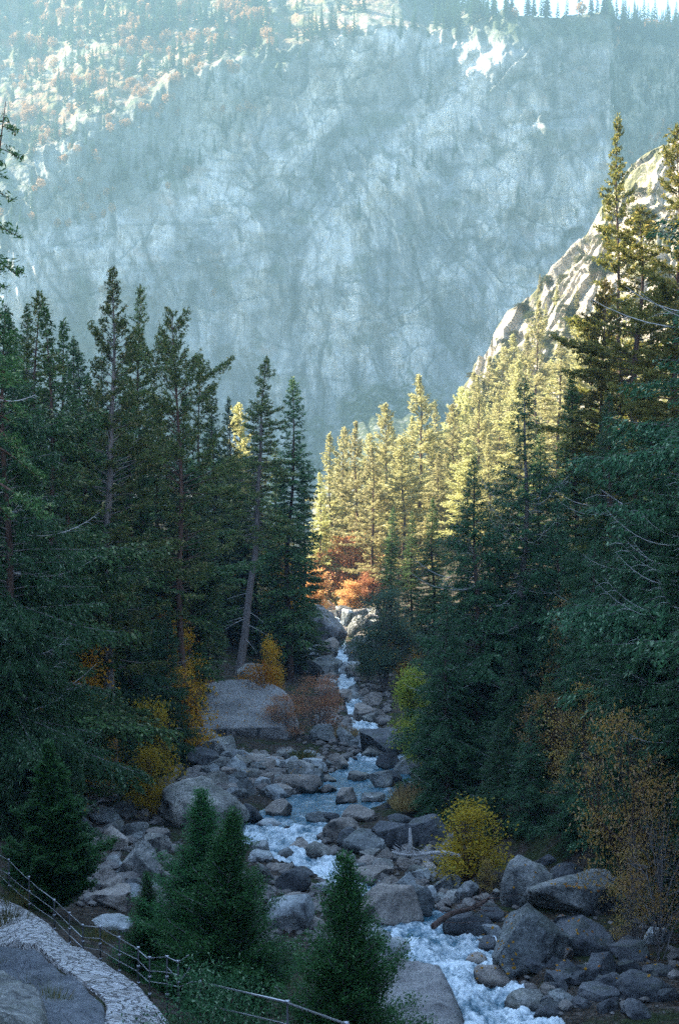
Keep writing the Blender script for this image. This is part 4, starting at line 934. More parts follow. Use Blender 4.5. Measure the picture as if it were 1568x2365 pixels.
def bake(meshes, items, name, mat, label, hb):
    VS, FS = [], []; n0 = 0
    base = []
    for me in meshes:
        co = np.empty(len(me.vertices) * 3, np.float32); me.vertices.foreach_get('co', co); co = co.reshape(-1, 3)
        tri = [list(p.vertices) for p in me.polygons if p.material_index == 0]
        tri = [t if len(t) == 3 else t[:3] for t in tri]
        base.append((co, np.array(tri)))
    for a, b, c, u, v, h, au in items:
        co, tr = base[rg.integers(0, len(base))]; s = h / hb; th = rg.uniform(0, 6.28)
        x = (co[:, 0] * math.cos(th) - co[:, 1] * math.sin(th)) * s + a; y = (co[:, 0] * math.sin(th) + co[:, 1] * math.cos(th)) * s + b
        VS.append(np.stack([x, y, co[:, 2] * s + c - 1], 1)); FS.append(tr + n0); n0 += len(co)
    me = mesh_np(name, np.concatenate(VS), np.concatenate(FS))
    return tag(obj(name, me, mat), label, 'forest', kind='stuff')
bake(FARF, [r for r in rest if not r[6]], 'distant_forest', M['farfir'], 'dark conifer forest scattered over the far mountain', 22)
bake(FARR, [r for r in rest if r[6]], 'distant_autumn_forest', M['faroak'], 'orange autumn thickets scattered over the far mountain', 11)
print('FAR', len(ind), len(rest))

print('TIME part5', round(time.time() - _T0, 1))
# ------------------------------------------------------------------ boulders
def ico(sub):
    import bmesh
    bm = bmesh.new(); bmesh.ops.create_icosphere(bm, subdivisions=sub, radius=1.0)
    v = np.array([q.co[:] for q in bm.verts]); f = np.array([[w.index for w in p.verts] for p in bm.faces]); bm.free(); return v, f
_IV, _IF = ico(5); _SV, _SF = ico(2)
def boulder_mesh(seed, cuts=9, soft=.035, noise=.10, lo=.55, hi=.92, flat=False, sub=None, planes=()):
    rg = np.random.default_rng(seed); V, Fc = (_IV, _IF) if sub is None else (_SV, _SF)
    p = V * 1.0
    dirs = rg.normal(size=(cuts, 3)); dirs /= np.linalg.norm(dirs, axis=1)[:, None]
    if flat: dirs[0] = (.08, -.1, 1); dirs[0] /= np.linalg.norm(dirs[0])
    for i, d in enumerate(dirs):
        c = rg.uniform(lo, hi) if not (flat and i == 0) else .45
        h = p @ d - c
        p = p - d * np.where(h > -soft, (h + np.sqrt(h * h + soft * soft)) * .5, 0)[:, None]
    for d, c in planes:
        d = np.array(d, float); d /= np.linalg.norm(d); h = p @ d - c
        p = p - d * np.where(h > -soft, (h + np.sqrt(h * h + soft * soft)) * .5, 0)[:, None]
    nx = fbm(p[:, 0] * 1.3 + seed, p[:, 1] * 1.3, p[:, 2] * 1.3, 5 if sub is None else 2)
    p = p * (1 + noise * nx)[:, None]
    if sub is None:
        r = ridged(p[:, 0] * 2.2 + seed, p[:, 1] * 2.2, p[:, 2] * 2.2, 3); p = p * (1 + .018 * r)[:, None]
    mn, mxx = p.min(0), p.max(0)
    return (p - (mn + mxx) / 2) / (mxx - mn), Fc       # unit box
def bmesh_named(seed, **k):
    v, f = boulder_mesh(seed, **k); return mesh_np('boulder_shape', v, f, True)
ANG = [bmesh_named(s, cuts=12, soft=.015, lo=.40, hi=.82, noise=.06) for s in range(100, 114)]
RND = [bmesh_named(s, cuts=6, soft=.12, lo=.6, hi=.95, noise=.14) for s in range(200, 208)]
FLT = [bmesh_named(s, cuts=8, soft=.05, lo=.5, hi=.9, flat=True) for s in range(300, 306)]
_bn = [0]
def B_(u, v, w, h, label, mat='rock', form='ang', roll=0.0, group=None, cat='boulder', deep=1.0, name='boulder', dy=0.0, idx=None, rz=None, yfix=None):
    """boulder whose outline is centred at survey direction (u, v)"""
    _bn[0] += 1; i = _bn[0]
    if yfix: x, y = ray(u, v)[0] * yfix, yfix; g = float(H(x, y))
    else: x, y, g = ground(u, v + h * .42)
    W = w * y / F; Hh = h * y / F
    y2 = y + W * .30 * deep + dy; W = w * y2 / F; Hh = h * y2 / F
    x, _, z = P(u, v, y2)
    s = (RND if form == 'rnd' else FLT if form == 'flt' else ANG)
    me = s[(i if idx is None else idx) % len(s)]
    key = me.name + mat
    me2 = _mc.get(key)
    if me2 is None:
        me2 = me.copy() if me.materials else me
        me2.materials.clear(); me2.materials.append(M[mat]); _mc[key] = me2
    o = bpy.data.objects.new(name, me2); COL.objects.link(o)
    hh = Hh * 1.25
    o.location = (x, y2, z + Hh * .54 - hh * .5); o.scale = (W * 1.12, W * .9 * deep, hh)
    o.rotation_euler = (0, roll, (i * 1.7 % .8 - .4) if rz is None else rz)
    return tag(o, label, cat, group)
_mc = {}
BL = [
 (741,1453,100,92,'large mossy boulder left of the narrow upper river','mossrock','rnd'),
 (752,1375,50,40,'sunlit pale boulder at the top of the river','palerock','ang'),
 (749,1403,44,30,'brown-topped boulder just below the sunlit one','tanrock','rnd'),
 (775,1420,30,20,'dark low rock right of the upper river','darkrock','ang'),
 (795,1412,34,22,'dark stacked rock across the river from the mossy boulder','darkrock','flt'),
 (708,1538,50,36,'grey boulder behind the half-bare shrub','rock','rnd'),
 (742,1534,58,36,'boulder with russet leaf litter beside the rapids','rock','ang'),
 (640,1530,30,22,'small pale rock peeping between yellow shrubs','palerock','rnd'),
 (585,1560,60,46,'grey boulder at the foot of the leaning pine','rock','ang'),
 (470,1712,96,56,'rounded boulder in front of the pale slab','rock','rnd'),
 (505,1732,70,54,'grey angular boulder under the pale slab corner','rock','ang'),
 (470,1752,60,44,'dark boulder left of the rubble bank','darkrock','ang'),
 (906,1721,122,58,'wide black-sided boulder with flat top on the right bank','darkrock','flt'),
 (945,1767,70,46,'blue-grey cracked boulder beside the small right cascade','rock','ang'),
 (862,1736,50,28,'low grey boulder left of the wide black-sided one','rock','ang'),
 (895,1758,42,42,'dark upright boulder under the wide black-sided one','darkrock','ang'),
 (780,1762,42,36,'brownish boulder at the head of the pool','tanrock','rnd'),
 (695,1780,60,42,'grey sloping boulder above the pool, left of its head','rock','ang'),
 (688,1812,92,46,'large boulder overhanging the pool with dark underside','tanrock','ang'),
 (720,1800,46,40,'boulder leaning on the overhanging one by the pool','rock','ang'),
 (759,1800,30,18,'small wet boulder where the river enters the pool','rock','rnd'),
 (758,1822,36,22,'square small boulder standing in the upper pool','tanrock','ang'),
 (799,1841,47,37,'cube-shaped boulder standing in the middle of the pool','tanrock','ang'),
 (827,1795,42,22,'low boulder at the right side of the pool head','rock','flt'),
 (879,1802,50,40,'grey boulder between the pool and the right cascade','rock','ang'),
 (905,1800,40,34,'blocky boulder just left of the right cascade','darkrock','ang'),
 (923,1838,60,64,'tall dark split boulder on the right of the pool','darkrock','ang'),
 (862,1846,46,22,'flat boulder lying in the pool on its right side','rock','flt'),
 (829,1883,66,34,'tan flat-topped boulder at the foot of the pool','tanrock','flt'),
 (789,1918,76,58,'big tan-topped rounded boulder in midstream','tanrock','rnd'),
 (808,1935,56,44,'brown boulder tucked right of the tan-topped one','darkrock','rnd'),
 (737,1889,52,26,'grey low boulder upstream of the tan-topped one','rock','ang'),
 (765,1890,34,26,'dark upright rock beside the tan-topped boulder','darkrock','ang'),
 (642,1870,50,40,'brown boulder on the left shore of the pool','tanrock','ang'),
 (624,1903,50,16,'flat pale stone at the left edge of the pool','palerock','flt'),
 (572,1881,58,52,'dark brown cracked boulder on the left shore','darkrock','ang'),
 (668,1916,22,14,'small round stone alone in the lower pool','darkrock','rnd'),
 (903,1931,96,66,'big dark blue block on the right bank','darkrock','ang'),
 (978,1925,84,66,'dark blue slab leaning under the tan grass','darkrock','ang'),
 (923,1898,52,30,'dark boulder on top of the big blue block','darkrock','ang'),
 (844,1951,90,50,'sloping grey slab left of the big blue block','rock','flt'),
 (739,1966,58,36,'rounded boulder splitting the lower cascade','rock','rnd'),
 (692,1953,42,36,'brown boulder between cascade and split boulder','tanrock','ang'),
 (602,1978,48,28,'pale boulder left of the white cascade','palerock','rnd'),
 (470,1862,172,108,'huge smooth pale dome boulder behind the twin cedars','rock','rnd'),
 (678,2038,72,58,'dark arched boulder right of the falls','darkrock','rnd'),
 (664,2112,104,84,'pale grey slab below the arched boulder','palerock','ang'),
 (647,2006,48,18,'low brown boulder in the white water','tanrock','rnd'),
 (697,2016,48,22,'dark low boulder behind the arched one','darkrock','rnd'),
 (606,2018,42,46,'pointed grey boulder beside the twin cedars','rock','ang'),
 (900,2101,130,92,'big brown overhanging boulder right of the single cedar','tanrock','ang'),
 (965,2085,60,80,'grey boulder leaning on the big brown overhanging one','rock','ang'),
 (858,2168,80,50,'long smooth flat rock pointing into the rapids, wide end','palerock','flt'),
 (900,2190,84,40,'long smooth flat rock pointing into the rapids, tip end','palerock','rnd'),
 (856,2029,70,42,'brown flat boulder behind the single cedar','tanrock','flt'),
 (907,2045,46,44,'wedge-shaped tan boulder upstream of the big brown one','tanrock','ang'),
 (940,2040,42,50,'upright grey boulder upstream of the big brown one','palerock','ang'),
 (883,1995,44,24,'small grey boulder among brown stones','rock','ang'),
 (850,1990,40,26,'brown boulder at the edge of the stone pile','tanrock','rnd'),
 (965,2016,46,32,'round grey boulder below the white log','rock','rnd'),
 (873,2136,28,18,'small round boulder on the lip of the flat rock','tanrock','rnd'),
 (1041,2043,46,36,'grey boulder with dark underside near the log','rock','ang'),
 (996,2074,46,50,'light grey rounded boulder left of the log','palerock','rnd'),
 (1082,2059,58,52,'grey block just above the dark log','rock','ang'),
 (1136,2113,56,36,'dark flat boulder right of the log','darkrock','flt'),
 (1085,2135,105,70,'dark brown boulder under the log','darkrock','ang'),
 (972,2024,36,30,'small pale boulder left of the round grey one','palerock','ang'),
 (1218,2042,104,112,'tall rounded blue-grey boulder behind the leaf-strewn one','rock','rnd'),
 (1322,2072,168,86,'broad slab boulder strewn with yellow leaves','rock','flt'),
 (1222,2166,162,140,'largest blue-grey boulder on the right bank','rock','ang'),
 (1325,2165,140,90,'dark boulder in shade under the leaf-strewn slab','darkrock','ang'),
 (1311,2020,70,44,'dark rounded boulder behind the leaf-strewn slab','darkrock','rnd'),
 (1402,2058,90,80,'shadowed boulder right of the leaf-strewn slab','darkrock','ang'),
 (1148,2257,92,46,'brownish boulder at the right edge of the rapids','tanrock','ang'),
 (1101,2218,42,32,'small round boulder beside the rapids','tanrock','rnd'),
 (1225,2312,100,44,'low grey boulder below the largest one','rock','rnd'),
 (1296,2306,56,36,'low rounded boulder second from the rapids at the bottom','rock','rnd'),
 (1382,2298,86,36,'smooth grey boulder low on the dark right side','darkrock','flt'),
 (1385,2235,86,52,'dark boulder in shade right of the largest one','darkrock','ang'),
 (1512,2162,50,42,'pale block in the dark right corner','palerock','ang'),
 (1450,2200,80,44,'dark boulder in the right corner beside the pale block','darkrock','ang'),
 (1490,2280,110,60,'black boulder at the bottom right','darkrock','rnd'),
 (1250,1990,60,36,'shadowed boulder beneath the dark cedars','darkrock','ang'),
 (260,1937,62,54,'square brown boulder on the left slope','tanrock','ang'),
 (325,1990,74,100,'tall triangular boulder leaning on the left slope','rock','ang'),
 (244,2030,42,44,'block-shaped boulder below the square brown one','tanrock','ang'),
 (250,2078,92,46,'flat pale boulder in the side channel','tanrock','flt'),
 (258,2136,84,38,'smooth boulder above the path railing','palerock','rnd'),
 (246,1889,72,30,'slanting slab at the foot of the tallest pine','rock','flt'),
 (301,2047,42,26,'dark small boulder by the side channel','darkrock','ang'),
 (311,1917,54,36,'grey boulder right of the square brown one','rock','ang'),
 (195,1908,36,46,'dark upright boulder beside the left young cedar','darkrock','ang'),
 (335,1838,54,50,'leaf-topped boulder under the yellow tree','tanrock','ang'),
 (360,1950,60,50,'grey boulder left of the twin cedars','rock','ang'),
 (290,1870,50,34,'grey boulder near the tallest pine trunk','rock','ang'),
 (215,1970,44,40,'boulder against the left young cedar','tanrock','ang'),
 (345,2050,40,34,'pale boulder at the left foot of the twin cedars','palerock','rnd'),
]
for b in BL:
    u, v, w, h, lab, mt, fm = b
    w *= 1.12; h *= 1.12
    B_(u, v, w, h, lab, mt, fm)
# custom slabs
M['bigslab'] = rock_mat('weathered_slab', (.12, .115, .11), (.28, .27, .255), (.42, .40, .375), bump=.9)
M['slabrock'] = rock_mat('streaked_slab', (.035, .04, .045), (.12, .13, .14), (.25, .26, .27), bump=1.0)
def slab(pts, thick, label, mat, name='rock_slab', tilt=(0, 0), dome=.25, seed=1, ny=70, nx=90, cat='rock slab', rough=.05, base=None, under=.2):
    """rounded slab: pts = outline in plan (world x, y), top height field rises from the rim"""
    pass
def slab_uv(outline, label, mat, top=.6, name='rock_slab', seed=1, groove=.0, skew=0.0, cat='rock slab'):
    """outline traced on the ground as seen; a rounded, creased slab raised over it"""
    g = np.array([ground(a, b, 18, 200)[:2] for a, b in outline]); n = len(g)
    c = g.mean(0); rings = 40; seg = 160
    ang = np.linspace(0, n, seg, endpoint=False); ix = ang.astype(int) % n; fr = (ang - ang.astype(int))[:, None]
    sm = fr * fr * (3 - 2 * fr)
    rim = g[ix] * (1 - fr) + g[(ix + 1) % n] * fr
    for _ in range(6): rim = (np.roll(rim, 1, 0) + rim * 2 + np.roll(rim, -1, 0)) / 4
    V = []
    for r in range(rings):
        t = r / (rings - 1)              # 0 rim bottom -> 1 centre
        q = min(1, t * 1.02)
        k = (1 - t) ** .75 if t > .12 else 1 - .0 * t
        xy = c + (rim - c) * (1.0 if t < .08 else (1 - (t - .08) / .92) )
        hz = H(xy[:, 0], xy[:, 1]); 
        hgt = top * (1 - (1 - min(1, t / .30)) ** 2.4) - .8 * (1 - min(1, t / .08))
        gr = groove * (ridged(xy[:, 0] * .9 * (1 - skew) + seed, xy[:, 1] * .9 * (1 + skew) , seed, 3))
        nz = .14 * fbm(xy[:, 0] * .7 + seed, xy[:, 1] * .7, 1, 4)
        V.append(np.stack([xy[:, 0], xy[:, 1], hz + hgt + nz + gr * min(1, t * 4)], 1))
    V = np.array(V); Fq = []
    for r in range(rings - 1):
        for k in range(seg):
            k2 = (k + 1) % seg; Fq.append([r * seg + k, r * seg + k2, (r + 1) * seg + k2, (r + 1) * seg + k])
    me = mesh_np(name, V.reshape(-1, 3), np.array(Fq), True)
    return tag(obj(name, me, M[mat]), label, cat)
bv, bf = boulder_mesh(77, cuts=7, soft=.015, noise=.05, lo=.7, hi=.9, planes=[((.05, -.42, .9), .22), ((.12, -1, -.12), .62), ((-.8, -.35, .25), .7), ((.75, -.2, .35), .72)])
big = obj('boulder', mesh_np('slab_boulder', bv, bf, True), M['bigslab']); q = P(562, 1668, 118.5)
big.location = q; big.scale = (9.4, 9.5, 6.0); tag(big, 'huge pale slab boulder with stained front above the rubble', 'boulder')
slab_uv([(780,2235),(860,2240),(950,2262),(1030,2298),(1090,2345),(1130,2395),(1160,2500),(1050,2600),(850,2560),(760,2400)], 'long smooth granite slab sloping along the bottom rapids', 'bigslab', .55, seed=5, groove=.13, skew=.55)
slab_uv([(-60,2195),(20,2200),(85,2215),(140,2258),(195,2298),(240,2345),(245,2370),(235,2440),(140,2440),(70,2350),(10,2300),(-60,2260)], 'dark streaked rock slab beside the paved path', 'slabrock', .22, seed=7, groove=.07, skew=.6)
slab_uv([(-80,2290),(0,2290),(60,2320),(110,2370),(120,2440),(-80,2440)], 'rough pale rock in the bottom left corner', 'rock', .5, seed=9, groove=.08)
# stone resting on the huge slab
B_(536,1640,26,16,'small dark stone lying on the huge pale slab','darkrock','rnd')
# scattered individual boulders
rg = np.random.default_rng(21)
regs = [((470,680),(1742,1835),95,(16,38),'medium grey boulder in the rubble bank left of the pool','boulders of the left rubble bank','rock'),
        ((700,880),(1738,1785),30,(16,34),'medium boulder in the rocks above the pool','boulders above the pool','rock'),
        ((840,1060),(1940,2120),70,(18,42),'medium boulder on the right bank below the blue block','boulders of the right bank','rock'),
        ((200,370),(1870,2060),40,(18,42),'medium boulder on the left slope below the tallest pine','boulders of the left slope','rock'),
        ((1100,1560),(2150,2340),60,(22,50),'medium boulder in the dark rocks at bottom right','boulders of the dark corner','darkrock'),  # canopy shade put into these boulders by the darker rock colour
        ((590,860),(1930,2140),40,(16,32),'medium boulder along the lower cascade','boulders of the lower cascade','rock'),
        ((730,870),(1410,1720),110,(16,46),'medium boulder in the rocky upper river','boulders of the upper river','rock'),
        ((1040,1200),(2060,2230),20,(16,34),'medium boulder around the dark log','boulders around the log','rock')]
cands = []
taken = [(b[0], b[1], b[2], b[3]) for b in BL]
for (u0, u1), (v0, v1), cnt, (s0, s1), lab, grp, mt in regs:
    for _ in range(cnt):
        u = rg.uniform(u0, u1); v = rg.uniform(v0, v1); w = (s0 + (s1 - s0) * rg.random() ** 1.3) * 1.4
        x, y, z = ground(u, v + 4)
        if abs(x - xriv(y)) < wriv(y) * .85 and rg.random() < (.35 if y > 125 else .7): continue
        if any(abs(u - a) < c * .38 and abs(v - b) < d * .38 for a, b, c, d in taken): continue
        cands.append((u, v, w, w * rg.uniform(.5, .85), lab, rg.choice([mt, mt, 'tanrock', 'palerock' if mt == 'rock' else 'darkrock']), rg.choice(['ang', 'ang', 'ang', 'ang', 'flt', 'rnd']), grp, rg.normal() * .25))
cands.sort(key=lambda c: -c[2] * c[3])
for u, v, w, h, lab, mt, fm, grp, rl in cands[:185]: B_(u, v, w, h, lab, mt, fm, group=grp, roll=rl)
# rubble as one mass
VS, FS, n0 = [], [], 0
small = [boulder_mesh(s, cuts=7, soft=.05, lo=.5, hi=.9, sub=2) for s in range(400, 410)]
def rub(u0, u1, v0, v1, cnt, s0, s1):
    global n0
    for _ in range(cnt):
        u = rg.uniform(u0, u1); v = rg.uniform(v0, v1); x, y, z = ground(u, v)
        if abs(x - xriv(y)) < wriv(y) * .98: continue
        s = s0 + (s1 - s0) * rg.random() ** 2.5; p, f = small[rg.integers(0, 10)]
        th = rg.uniform(0, 6.28); q = p * [s * 1.2, s, s * .75]
        q = np.stack([q[:, 0] * math.cos(th) - q[:, 1] * math.sin(th), q[:, 0] * math.sin(th) + q[:, 1] * math.cos(th), q[:, 2]], 1) + [x, y, z + s * .15]
        VS.append(q); FS.append(f + n0); n0 += len(q)
rub(360,720,1735,1840,450,.2,1.0); rub(180,420,1840,2100,300,.15,.8); rub(690,1010,1700,1790,300,.15,.8); rub(820,1100,1930,2130,350,.12,.7); rub(1040,1568,2040,2360,200,.1,.5); rub(560,800,1880,2200,500,.12,.6); rub(740,900,1400,1720,500,.2,1.1)
tag(obj('rubble', mesh_np('rubble', np.concatenate(VS), np.concatenate(FS), False), M['rubble']), 'loose stones and rubble between the boulders', 'rubble', kind='stuff')
# fallen leaves on boulders and ground
dg = bpy.context.evaluated_depsgraph_get()
bpy.context.view_layer.update()
def hit(u, v):
    a, b = ray(u, v); d = Vector((a, 1, b)).normalized()
    ok, loc, nr, i, ob, mm = SC.ray_cast(dg, Vector((0, 0, 0)), d)
    return (loc, nr, ob) if ok else None
C, Nn = [], []
def leaves(u0, u1, v0, v1, cnt, only=('boulder', 'rock_slab', 'ground', 'rubble')):
    for _ in range(cnt):
        r = hit(rg.uniform(u0, u1), rg.uniform(v0, v1))
        if r and r[2].name.split('.')[0] in only and r[1].z > .3:
            C.append(np.array(r[0]) + np.array(r[1]) * .015); Nn.append(np.array(r[1]))
leaves(1260,1400,2040,2110,110,('boulder',)); leaves(1180,1300,1990,2060,16,('boulder',)); leaves(1060,1200,2100,2260,60); leaves(460,640,1600,1700,160,('rock_slab','boulder')); leaves(560,700,1700,1800,40); leaves(1280,1568,2100,2260,60)
if C:
    C = np.array(C); Nn = np.array(Nn)
    V, Fc = cards(C, np.cross(Nn, rg.normal(size=C.shape)), Nn, rg.uniform(.08, .16, len(C)), rg.uniform(.07, .12, len(C)))
    tag(obj('fallen_leaves', mesh_np('fallen_leaves', V, Fc), M['gold']), 'yellow fallen leaves scattered on the boulders', 'leaves', kind='stuff')
# undergrowth tufts
def tuft_mesh(seed, n=260, h=.8, r=.5, w=.02):
    g = np.random.default_rng(seed); V = []; Fc = []
    for i in range(n):
        a = g.uniform(0, 6.28); q = g.random() ** .5 * r; x, y = q * math.cos(a), q * math.sin(a); b = g.uniform(0, 6.28); l = h * g.uniform(.5, 1)
        k = len(V); V += [[x - w * math.sin(b), y + w * math.cos(b), -.05], [x + w * math.sin(b), y - w * math.cos(b), -.05], [x + math.cos(a) * l * .5 * q / r + .1 * g.normal(), y + math.sin(a) * l * .5 * q / r + .1 * g.normal(), l]]; Fc.append([k, k + 1, k + 2])
    return mesh_np('tuft', np.array(V), np.array(Fc))
M['dry'] = leaf_mat('dry_grass', (.22, .15, .07), (.42, .30, .14), None, .4, .1)
M['shade'] = leaf_mat('shade_grass', (.05, .07, .025), (.16, .15, .06), (.25, .14, .05), .4, .1)
for (u, v, s, mt, lab) in [(955,1868,2.2,'dry','tan grass clump on the dark right rocks'),(985,1862,2.0,'dry','tan grass clump under the drooping cedar'),(935,1880,1.5,'dry','small tan grass clump beside the split boulder'),
    (800,1712,1.6,'dry','reddish grass clump under the half-bare shrub'),(775,1700,1.3,'dry','small dry grass clump left of the reddish one'),(700,1765,1.5,'shade','dull green grass clump in the rubble bank'),
    (60,2300,.8,'shade','grass clump in the bottom left corner'),(10,2140,1.3,'shade','grass clump at the left edge of the path'),(20,2085,1.2,'shade','grass clump beside the railing at the left edge'),
    (230,2170,.9,'shade','grass clump by the middle of the railing'),(330,2245,.9,'shade','grass clump behind the railing near the corner'),(110,2330,.9,'shade','grass clump at the foot of the dark slab'),(15,2250,.7,'shade','small grass clump at the left edge of the dark slab')]:
    x, y, z = ground(u, v + 6, 18); o = obj('grass_clump', tuft_mesh(int(u + v), w=.03 if y > 60 else .012), M[mt]); o.location = (x, y, z + (.5 if y > 60 else .02)); o.scale = (s, s, s * .7); tag(o, lab, 'grass clump')
# undergrowth bushes through the forest edge, low and leafy
for i in range(70):
    sd = rg.choice([-1, 1]); y = rg.uniform(62, 260); x = float(xriv(y)) + sd * (float(wriv(y)) + (rg.uniform(9, 30) if sd > 0 else rg.uniform(15, 40)))
    if abs(x) > .27 * y + 3: continue
    place_tree('brush', x, y, float(H(x, y)) - .1, rg.uniform(.8, 2.2), 'low bush on the forest floor under the conifers', 'bushes under the conifers', 'bush', 'bush', rs=1.3)
# ------------------------------------------------------------------ logs
def log(name, a, b, r0, r1, label, mat, nbr=0, brl=1.0, seed=1):
    g = np.random.default_rng(seed); root = empty(name, a); tag(root, label, 'log')
    a = np.array(a); b = np.array(b); tb = MB(); t = np.linspace(0, 1, 14)
    pts = [a + (b - a) * k + np.array([0, 0, .12 * math.sin(k * 6)]) - a for k in t]; tb.tube(pts, np.linspace(r0, r1, 14), 9)
    obj('trunk', tb.mesh('log_trunk'), M[mat], root)
    if nbr:
        bb = MB(); d = (b - a) / np.linalg.norm(b - a)
        for i in range(nbr):
            k = g.uniform(.15, 1.0); p = (b - a) * k; q = g.normal(size=3); q -= d * (q @ d); q /= np.linalg.norm(q); q[2] = abs(q[2]) * .6 - (.2); L = brl * g.uniform(.3, 1) 
            bb.tube([p, p + (q + d * .3) * L * .5, p + (q + d * .7) * L], [r1 * .35, r1 * .22, .006], 4, cap=False)
        obj('branches', bb.mesh('log_branches'), M[mat], root)
def gp(u, v, dz=.3, y=None):
    x, yy, z = ground(u, v); return (x, yy, z + dz)
p0 = P(1000, 2140, 51.0); p1 = P(1128, 2072, 55.0); log('fallen_log', p0, p1, .12, .06, 'dark fallen log leaning over the right bank boulders', 'bark', 26, 1.5, 3)
p0 = P(1066, 1979, 61.5); p1 = P(905, 1966, 63.5); log('fallen_log', p0, p1, .11, .05, 'thin white fallen log with rib-like twigs below the blue block', 'deadwood', 44, .8, 4)
p0 = P(1478, 2178, 54); p1 = P(1560, 2150, 57); log('fallen_log', p0, p1, .12, .06, 'small pale log in the dark right corner', 'deadwood', 4, .5, 5)
tb = MB(); s0 = P(946, 1968, 63.2); tb.tube([(0, 0, -.1), (.03, 0, .5), (.0, 0, 1.1)], [.13, .11, .05], 7); o = obj('stump', tb.mesh('stump'), M['deadwood']); o.location = s0; tag(o, 'short white stump standing over the thin white log', 'stump')
# ------------------------------------------------------------------ pipe railing
rail = empty('railing', P(232, 2218, 35.6)); tag(rail, 'metal pipe railing with dark posts along the paved path', 'railing')
RO = np.array(rail.location)
dr = lambda u: float(np.interp(u, [-60, 0, 126, 161, 232, 277, 346, 414, 462, 664, 800, 900], [48, 46, 40.5, 38.8, 36.2, 34.6, 31.8, 29.6, 28, 23, 20, 17.6]))
posts = [(-20,1962,2065),(21,1987,2078),(68,2027,2106),(126,2080,2140),(161,2110,2176),(192,2138,2200),(232,2142,2224),(276,2166,2247),(320,2190,2272),(346,2213,2302),(386,2211,2352),(412,2222,2380),(462,2268,2400),(664,2315,2560),(800,2365,2650)]
for (u, vt, vb) in posts:
    d = dr(u); a = np.array(P(u, vt - 2, d)); g = H(a[0], a[1]); zb = min(P(u, vb, d)[2], a[2] - .95)
    zb = min(zb, float(g) - .1) if zb > float(g) - .3 else float(g) - .1 if (a[2] - g) < 1.6 else zb - .2
    pm = MB(); pm.tube([a - RO, np.array([a[0], a[1], zb]) - RO], [.02, .02], 8)
    obj('post', pm.mesh('post'), M['post'], rail)
    c0 = a - RO
    for k in (0, .45, .85):
        cm = MB(); cm.tube([c0 + [-.04, 0, -k], c0 + [.04, 0, -k]], [.026, .026], 8); obj('coupling', cm.mesh('coupling'), M['metal'], rail)
def railrun(pts, name='rail', mat='metal', r=.0105):
    b_ = MB(); b_.tube([np.array(P(u, v, dr(u))) - RO for u, v in pts], [r] * len(pts), 7); obj(name, b_.mesh('rail'), M[mat], rail)
railrun([(-40,1950),(0,1975),(21,1987),(55,2021),(90,2052),(128,2080)]); railrun([(128,2080),(161,2110),(192,2138),(232,2142)])
railrun([(-40,1985),(15,2016),(50,2047),(90,2075),(126,2102),(160,2135),(191,2165)]); railrun([(191,2165),(232,2168)]); railrun([(232,2168),(273,2194),(318,2216),(343,2242),(386,2245),(412,2252)])
railrun([(-40,1995),(0,2022),(45,2064),(90,2100),(126,2124),(161,2160),(191,2188)]); railrun([(191,2188),(232,2194),(273,2219),(316,2242),(343,2267),(386,2272),(414,2280)])
railrun([(232,2142),(275,2166),(311,2187),(341,2213)]); railrun([(341,2213),(386,2210),(412,2222)]); railrun([(412,2222),(437,2206)])
railrun([(386,2233),(407,2256),(420,2262),(438,2236)], r=.013)
railrun([(414,2280),(440,2268),(462,2268)]); railrun([(462,2268),(560,2291),(664,2315)], r=.021); railrun([(664,2317),(800,2366),(900,2405)], r=.021)
railrun([(466,2320),(560,2341),(664,2366),(800,2425),(900,2470)], r=.015)

print('TIME part6', round(time.time() - _T0, 1))
# ------------------------------------------------------------------ air
bx = [(-640, 640), (-60, 1760), (-480, MTOP + 12)]
hv = np.array([[bx[0][i], bx[1][j], bx[2][k]] for i in (0, 1) for j in (0, 1) for k in (0, 1)], float)
hf = [[0, 1, 3, 2], [4, 6, 7, 5], [0, 4, 5, 1], [2, 3, 7, 6], [0, 2, 6, 4], [1, 5, 7, 3]]
hz = obj('haze', mesh_np('haze', hv, hf))
m, nt = mat_new('haze_air'); n = N(nt)
pv = n('ShaderNodeVolumePrincipled', {'Color': HAZE_COL, 'Density': HAZE_D, 'Anisotropy': HAZE_G})
o_ = nt.nodes.new('ShaderNodeOutputMaterial'); nt.links.new(pv.outputs[0], o_.inputs['Volume'])
hz.data.materials.append(m); tag(hz, kind='stuff', label='blue sunlit haze filling the canyon air', cat='haze')
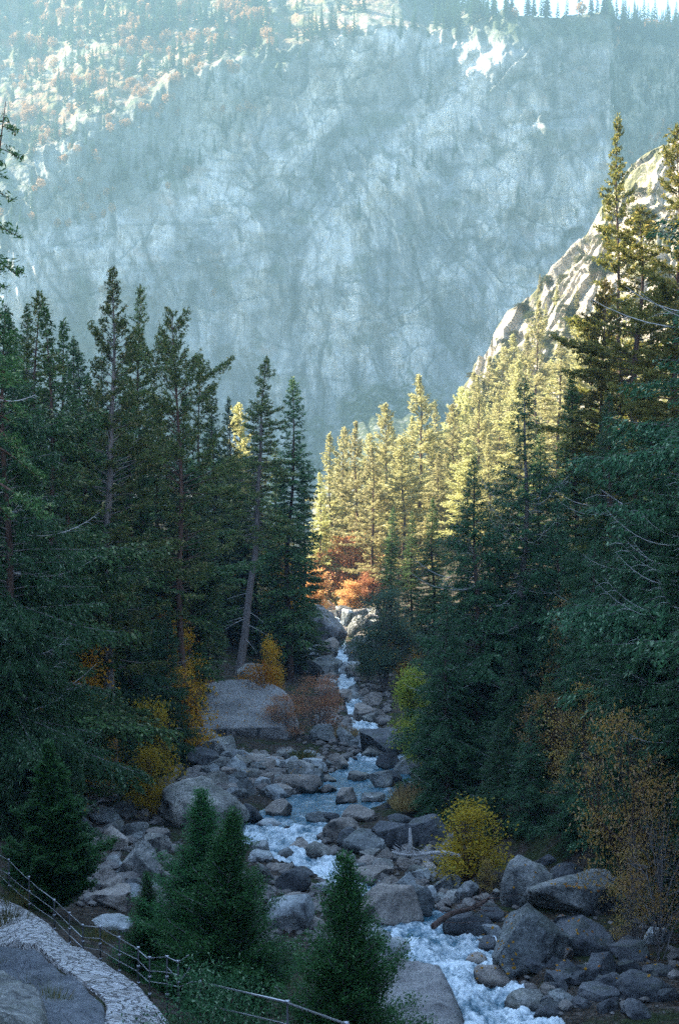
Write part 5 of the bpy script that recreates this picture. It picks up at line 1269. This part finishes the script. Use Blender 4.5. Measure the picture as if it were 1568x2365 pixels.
# ------------------------------------------------------------------ light, sky, camera
S = np.array(SUN_DIR, float); S /= np.linalg.norm(S)
ld = bpy.data.lights.new('sun', 'SUN'); ld.energy = SUN_E; ld.angle = R(.5); ld.color = SUN_C
lo = bpy.data.objects.new('sun', ld); COL.objects.link(lo); lo.rotation_euler = Vector(S).to_track_quat('Z', 'Y').to_euler(); lo.location = (-50, 50, 300)
w = bpy.data.worlds.new('World'); SC.world = w; w.use_nodes = True; nt = w.node_tree; nt.nodes.clear()
sk = nt.nodes.new('ShaderNodeTexSky'); sk.sky_type = 'NISHITA'; sk.sun_disc = False; sk.sun_elevation = math.asin(S[2]); sk.sun_rotation = math.atan2(S[0], S[1]); sk.air_density = 1.0; sk.dust_density = .6; sk.ozone_density = .5; sk.altitude = 1300
bg = nt.nodes.new('ShaderNodeBackground'); bg.inputs[1].default_value = SKY_E; hs_ = nt.nodes.new('ShaderNodeHueSaturation'); hs_.inputs['Saturation'].default_value = .95; nt.links.new(sk.outputs[0], hs_.inputs['Color']); nt.links.new(hs_.outputs[0], bg.inputs[0])
wo = nt.nodes.new('ShaderNodeOutputWorld'); nt.links.new(bg.outputs[0], wo.inputs[0])
cd = bpy.data.cameras.new('camera'); co = bpy.data.objects.new('camera', cd); COL.objects.link(co); SC.camera = co
cd.sensor_fit = 'VERTICAL'; cd.sensor_height = 36; cd.lens = 36 * F / 2365.0; cd.clip_end = 6000; cd.clip_start = .1
co.location = (0, 0, 0); co.rotation_euler = (math.pi / 2 - TH, 0, 0)
vs = SC.view_settings; vs.view_transform = 'Standard'; vs.look = 'None'; vs.gamma = 1; vs.exposure = EXPO; vs.use_curve_mapping = False
SC.cycles.sample_clamp_indirect = 2.5; SC.cycles.max_bounces = 6; SC.cycles.diffuse_bounces = 3; SC.cycles.glossy_bounces = 2; SC.cycles.transmission_bounces = 3; SC.cycles.volume_bounces = 0; SC.cycles.transparent_max_bounces = 4
SC.cycles.use_denoising = False
try: SC.cycles.denoiser = 'OPENIMAGEDENOISE'; SC.cycles.denoising_input_passes = 'RGB_ALBEDO_NORMAL'
except Exception: pass
